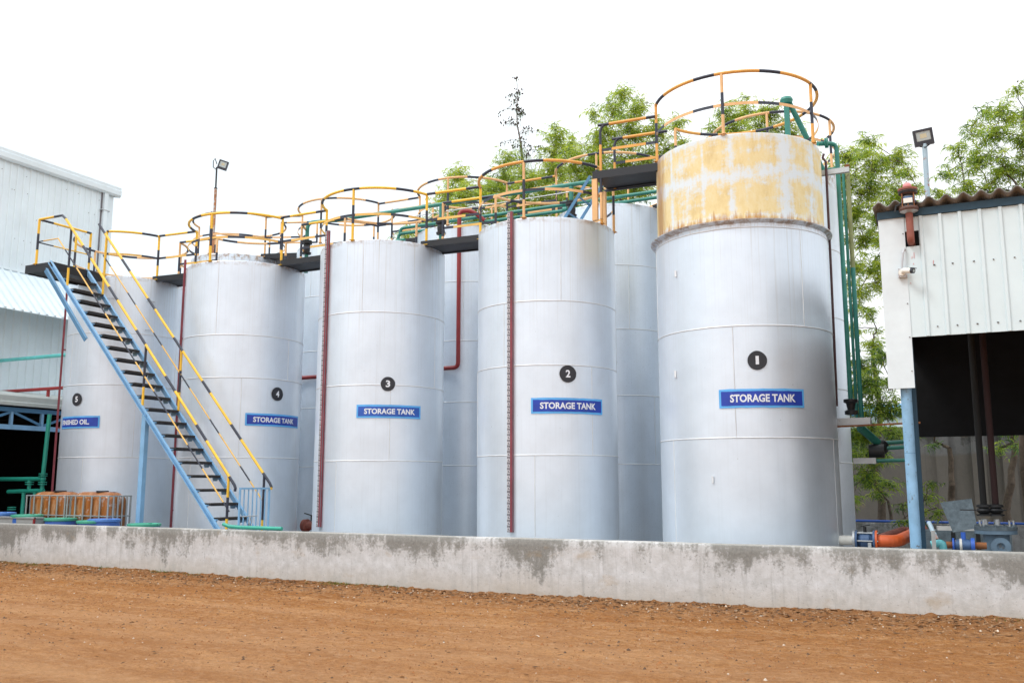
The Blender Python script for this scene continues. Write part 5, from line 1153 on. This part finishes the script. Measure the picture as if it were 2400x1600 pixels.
def conifer():
    Y = 24.3; top = P(1211, 185, Y); bs = P(1226, 420, Y); r = thing('conifer_tree', 'thin bare topped conifer with drooping cones, tallest above the rails', 'tree', (bs.x + .1, Y, 0)); rnd = random.Random(5)
    b = MB(); pts = [Vector((bs.x + .1, Y, 0)), bs, P(1222, 345, Y), P(1212, 290, Y), P(1211, 250, Y), P(1214, 215, Y), top]; rr = [.10, .05, .03, .02, .014, .009, .005]
    for i in range(len(pts) - 1): b.cyl(pts[i], pts[i + 1], rr[i], 'twig', 6, rr[i + 1])
    ends = []
    for px, py, ex, ey in ((1211, 228, 1190, 224), (1212, 255, 1170, 263), (1213, 280, 1182, 290), (1216, 300, 1180, 283), (1218, 315, 1260, 308), (1218, 312, 1240, 300), (1218, 330, 1175, 336), (1222, 350, 1260, 345), (1222, 360, 1265, 352), (1212, 262, 1222, 258), (1214, 275, 1226, 262), (1220, 345, 1200, 340), (1224, 372, 1240, 366), (1224, 380, 1195, 372), (1213, 240, 1203, 236), (1211, 222, 1220, 218)):
        a, e = P(px, py, Y), P(ex, ey, Y + rnd.uniform(-.4, .4)); m = a.lerp(e, .5) + Vector((0, 0, .07)); b.tube([a, m, e], .007, 'twig', 5); ends += [a.lerp(m, .6), m, m.lerp(e, .5), e]
    b.build('trunk', r); b = MB(); f = MB()
    for p in pts[2:]: ends += [p] * 2
    for i in range(14): ends.append(pts[2].lerp(pts[4], rnd.random()) + Vector((rnd.gauss(0, .04), 0, 0)))
    for e in ends:
        for k in range(rnd.randint(2, 5)):
            c = e + Vector((rnd.gauss(0, .05), rnd.gauss(0, .05), rnd.gauss(0, .05))); s_ = rnd.uniform(.018, .032)
            b.add([c + Vector((s_, 0, 0)), c + Vector((-s_, 0, 0)), c + Vector((0, s_, 0)), c + Vector((0, -s_, 0)), c + Vector((0, 0, s_ * 1.3)), c + Vector((0, 0, -s_ * 1.3))], [(0, 2, 4), (2, 1, 4), (1, 3, 4), (3, 0, 4), (2, 0, 5), (1, 2, 5), (3, 1, 5), (0, 3, 5)], 'pod')
        for k in range(5):
            c = e + Vector((rnd.gauss(0, .06), rnd.gauss(0, .06), 0)); l = rnd.uniform(.12, .3); d = Vector((rnd.gauss(0, .04), 0, -l)); f.add([c, c + Vector((.004, 0, 0)), c + d + Vector((.003, 0, 0)), c + d], [(0, 1, 2, 3)], 'leaf_dark')
    for i in range(500):
        t = rnd.random(); c = pts[1].lerp(pts[2], t) + Vector((rnd.gauss(0, .30 * (1.2 - t)), rnd.gauss(0, .3), rnd.gauss(0, .1))); l = rnd.uniform(.12, .26); d = Vector((rnd.gauss(0, .05), 0, -l)); f.add([c, c + Vector((.006, 0, 0)), c + d + Vector((.003, 0, 0)), c + d], [(0, 1, 2, 3)], rnd.choice(('leaf_dark', 'leaf_mid')))
    b.build('cones', r)['kind'] = 'stuff'; f.build('crown', r)
conifer()

def far_roof(b):
    a, e = P(1985, 960, 40), P(2108, 960, 40); b.box((a.x - .3, 40, 0), (e.x + .3, 44, 4.5), 'clad_white'); zt = P(2040, 930, 40).z; b.add([(a.x - .5, 39.7, 4.4), (e.x + .5, 39.7, 4.4), (e.x + .5, 44, zt), (a.x - .5, 44, zt), (a.x - .5, 39.7, 4.3), (e.x + .5, 39.7, 4.3), (e.x + .5, 44, zt - .1), (a.x - .5, 44, zt - .1)], [(0, 1, 2, 3), (7, 6, 5, 4), (0, 4, 5, 1), (1, 5, 6, 2), (3, 2, 6, 7), (0, 3, 7, 4)], 'pipe_blue')
one('distant_building', far_roof, 'distant building with a bright blue roof behind the young tree', 'building')
# ------------------------------------------------------------------ light
w = bpy.data.worlds.new('World'); sc.world = w; w.use_nodes = True; nt = w.node_tree; bg = nt.nodes['Background']
SE, SA = rad(52), rad(0)
sun_dir = Vector((-.62, -.70, 1.15)).normalized()      # towards the sun: over the viewer's left shoulder
sky = nt.nodes.new('ShaderNodeTexSky'); sky.sky_type = 'NISHITA'; sky.sun_disc = False
sky.sun_elevation = math.asin(sun_dir.z); sky.sun_rotation = math.atan2(sun_dir.x, sun_dir.y); sky.dust_density = 3.; sky.air_density = 1.; sky.ozone_density = 1.
hs = nd(nt, 'ShaderNodeHueSaturation'); hs.inputs['Saturation'].default_value = .35; lk(nt, sky.outputs[0], hs.inputs['Color'])
tc = nd(nt, 'ShaderNodeTexCoord'); sp = nd(nt, 'ShaderNodeSeparateXYZ'); lk(nt, tc.outputs['Generated'], sp.inputs[0])
cl = noise(nt, tc.outputs['Generated'], 2.6, 6, .55)
# overcast: brighter overhead than at the horizon, thinner blue-white cloud to the left (west), soft cloud structure
lum = math_n(nt, 'MULTIPLY_ADD', math_n(nt, 'MAXIMUM', math_n(nt, 'SUBTRACT', sp.outputs['Z'], .3), 0.), 10., 7.2)
lum = math_n(nt, 'ADD', lum, math_n(nt, 'MULTIPLY', math_n(nt, 'SUBTRACT', cl, .45), 1.6))
thin = math_n(nt, 'MAXIMUM', math_n(nt, 'MINIMUM', math_n(nt, 'ADD', math_n(nt, 'MULTIPLY', sp.outputs['X'], -1.6), math_n(nt, 'MULTIPLY_ADD', cl, 1.6, -1.25)), 1.), 0.)
cloud = mix(nt, 1., mix(nt, thin, (1.02, 1.05, 1.08), (.73, .88, .96)), lum, 'MULTIPLY')
lk(nt, mix(nt, .88, hs.outputs[0], cloud), bg.inputs['Color']); bg.inputs['Strength'].default_value = .12
sd = bpy.data.lights.new('sun', 'SUN'); so = bpy.data.objects.new('sun', sd); COL.objects.link(so); sd.energy = 1.15; sd.angle = rad(14); sd.color = (1, .985, .965)
so.rotation_euler = (-sun_dir).to_track_quat('-Z', 'Y').to_euler()
for o in list(bpy.data.objects):
    if '_o' in o: del o['_o']
sc.view_settings.view_transform = 'Standard'; sc.view_settings.look = 'None'; sc.view_settings.exposure = .56; sc.view_settings.gamma = 1.
sc.render.engine = 'CYCLES'; sc.cycles.max_bounces = 8
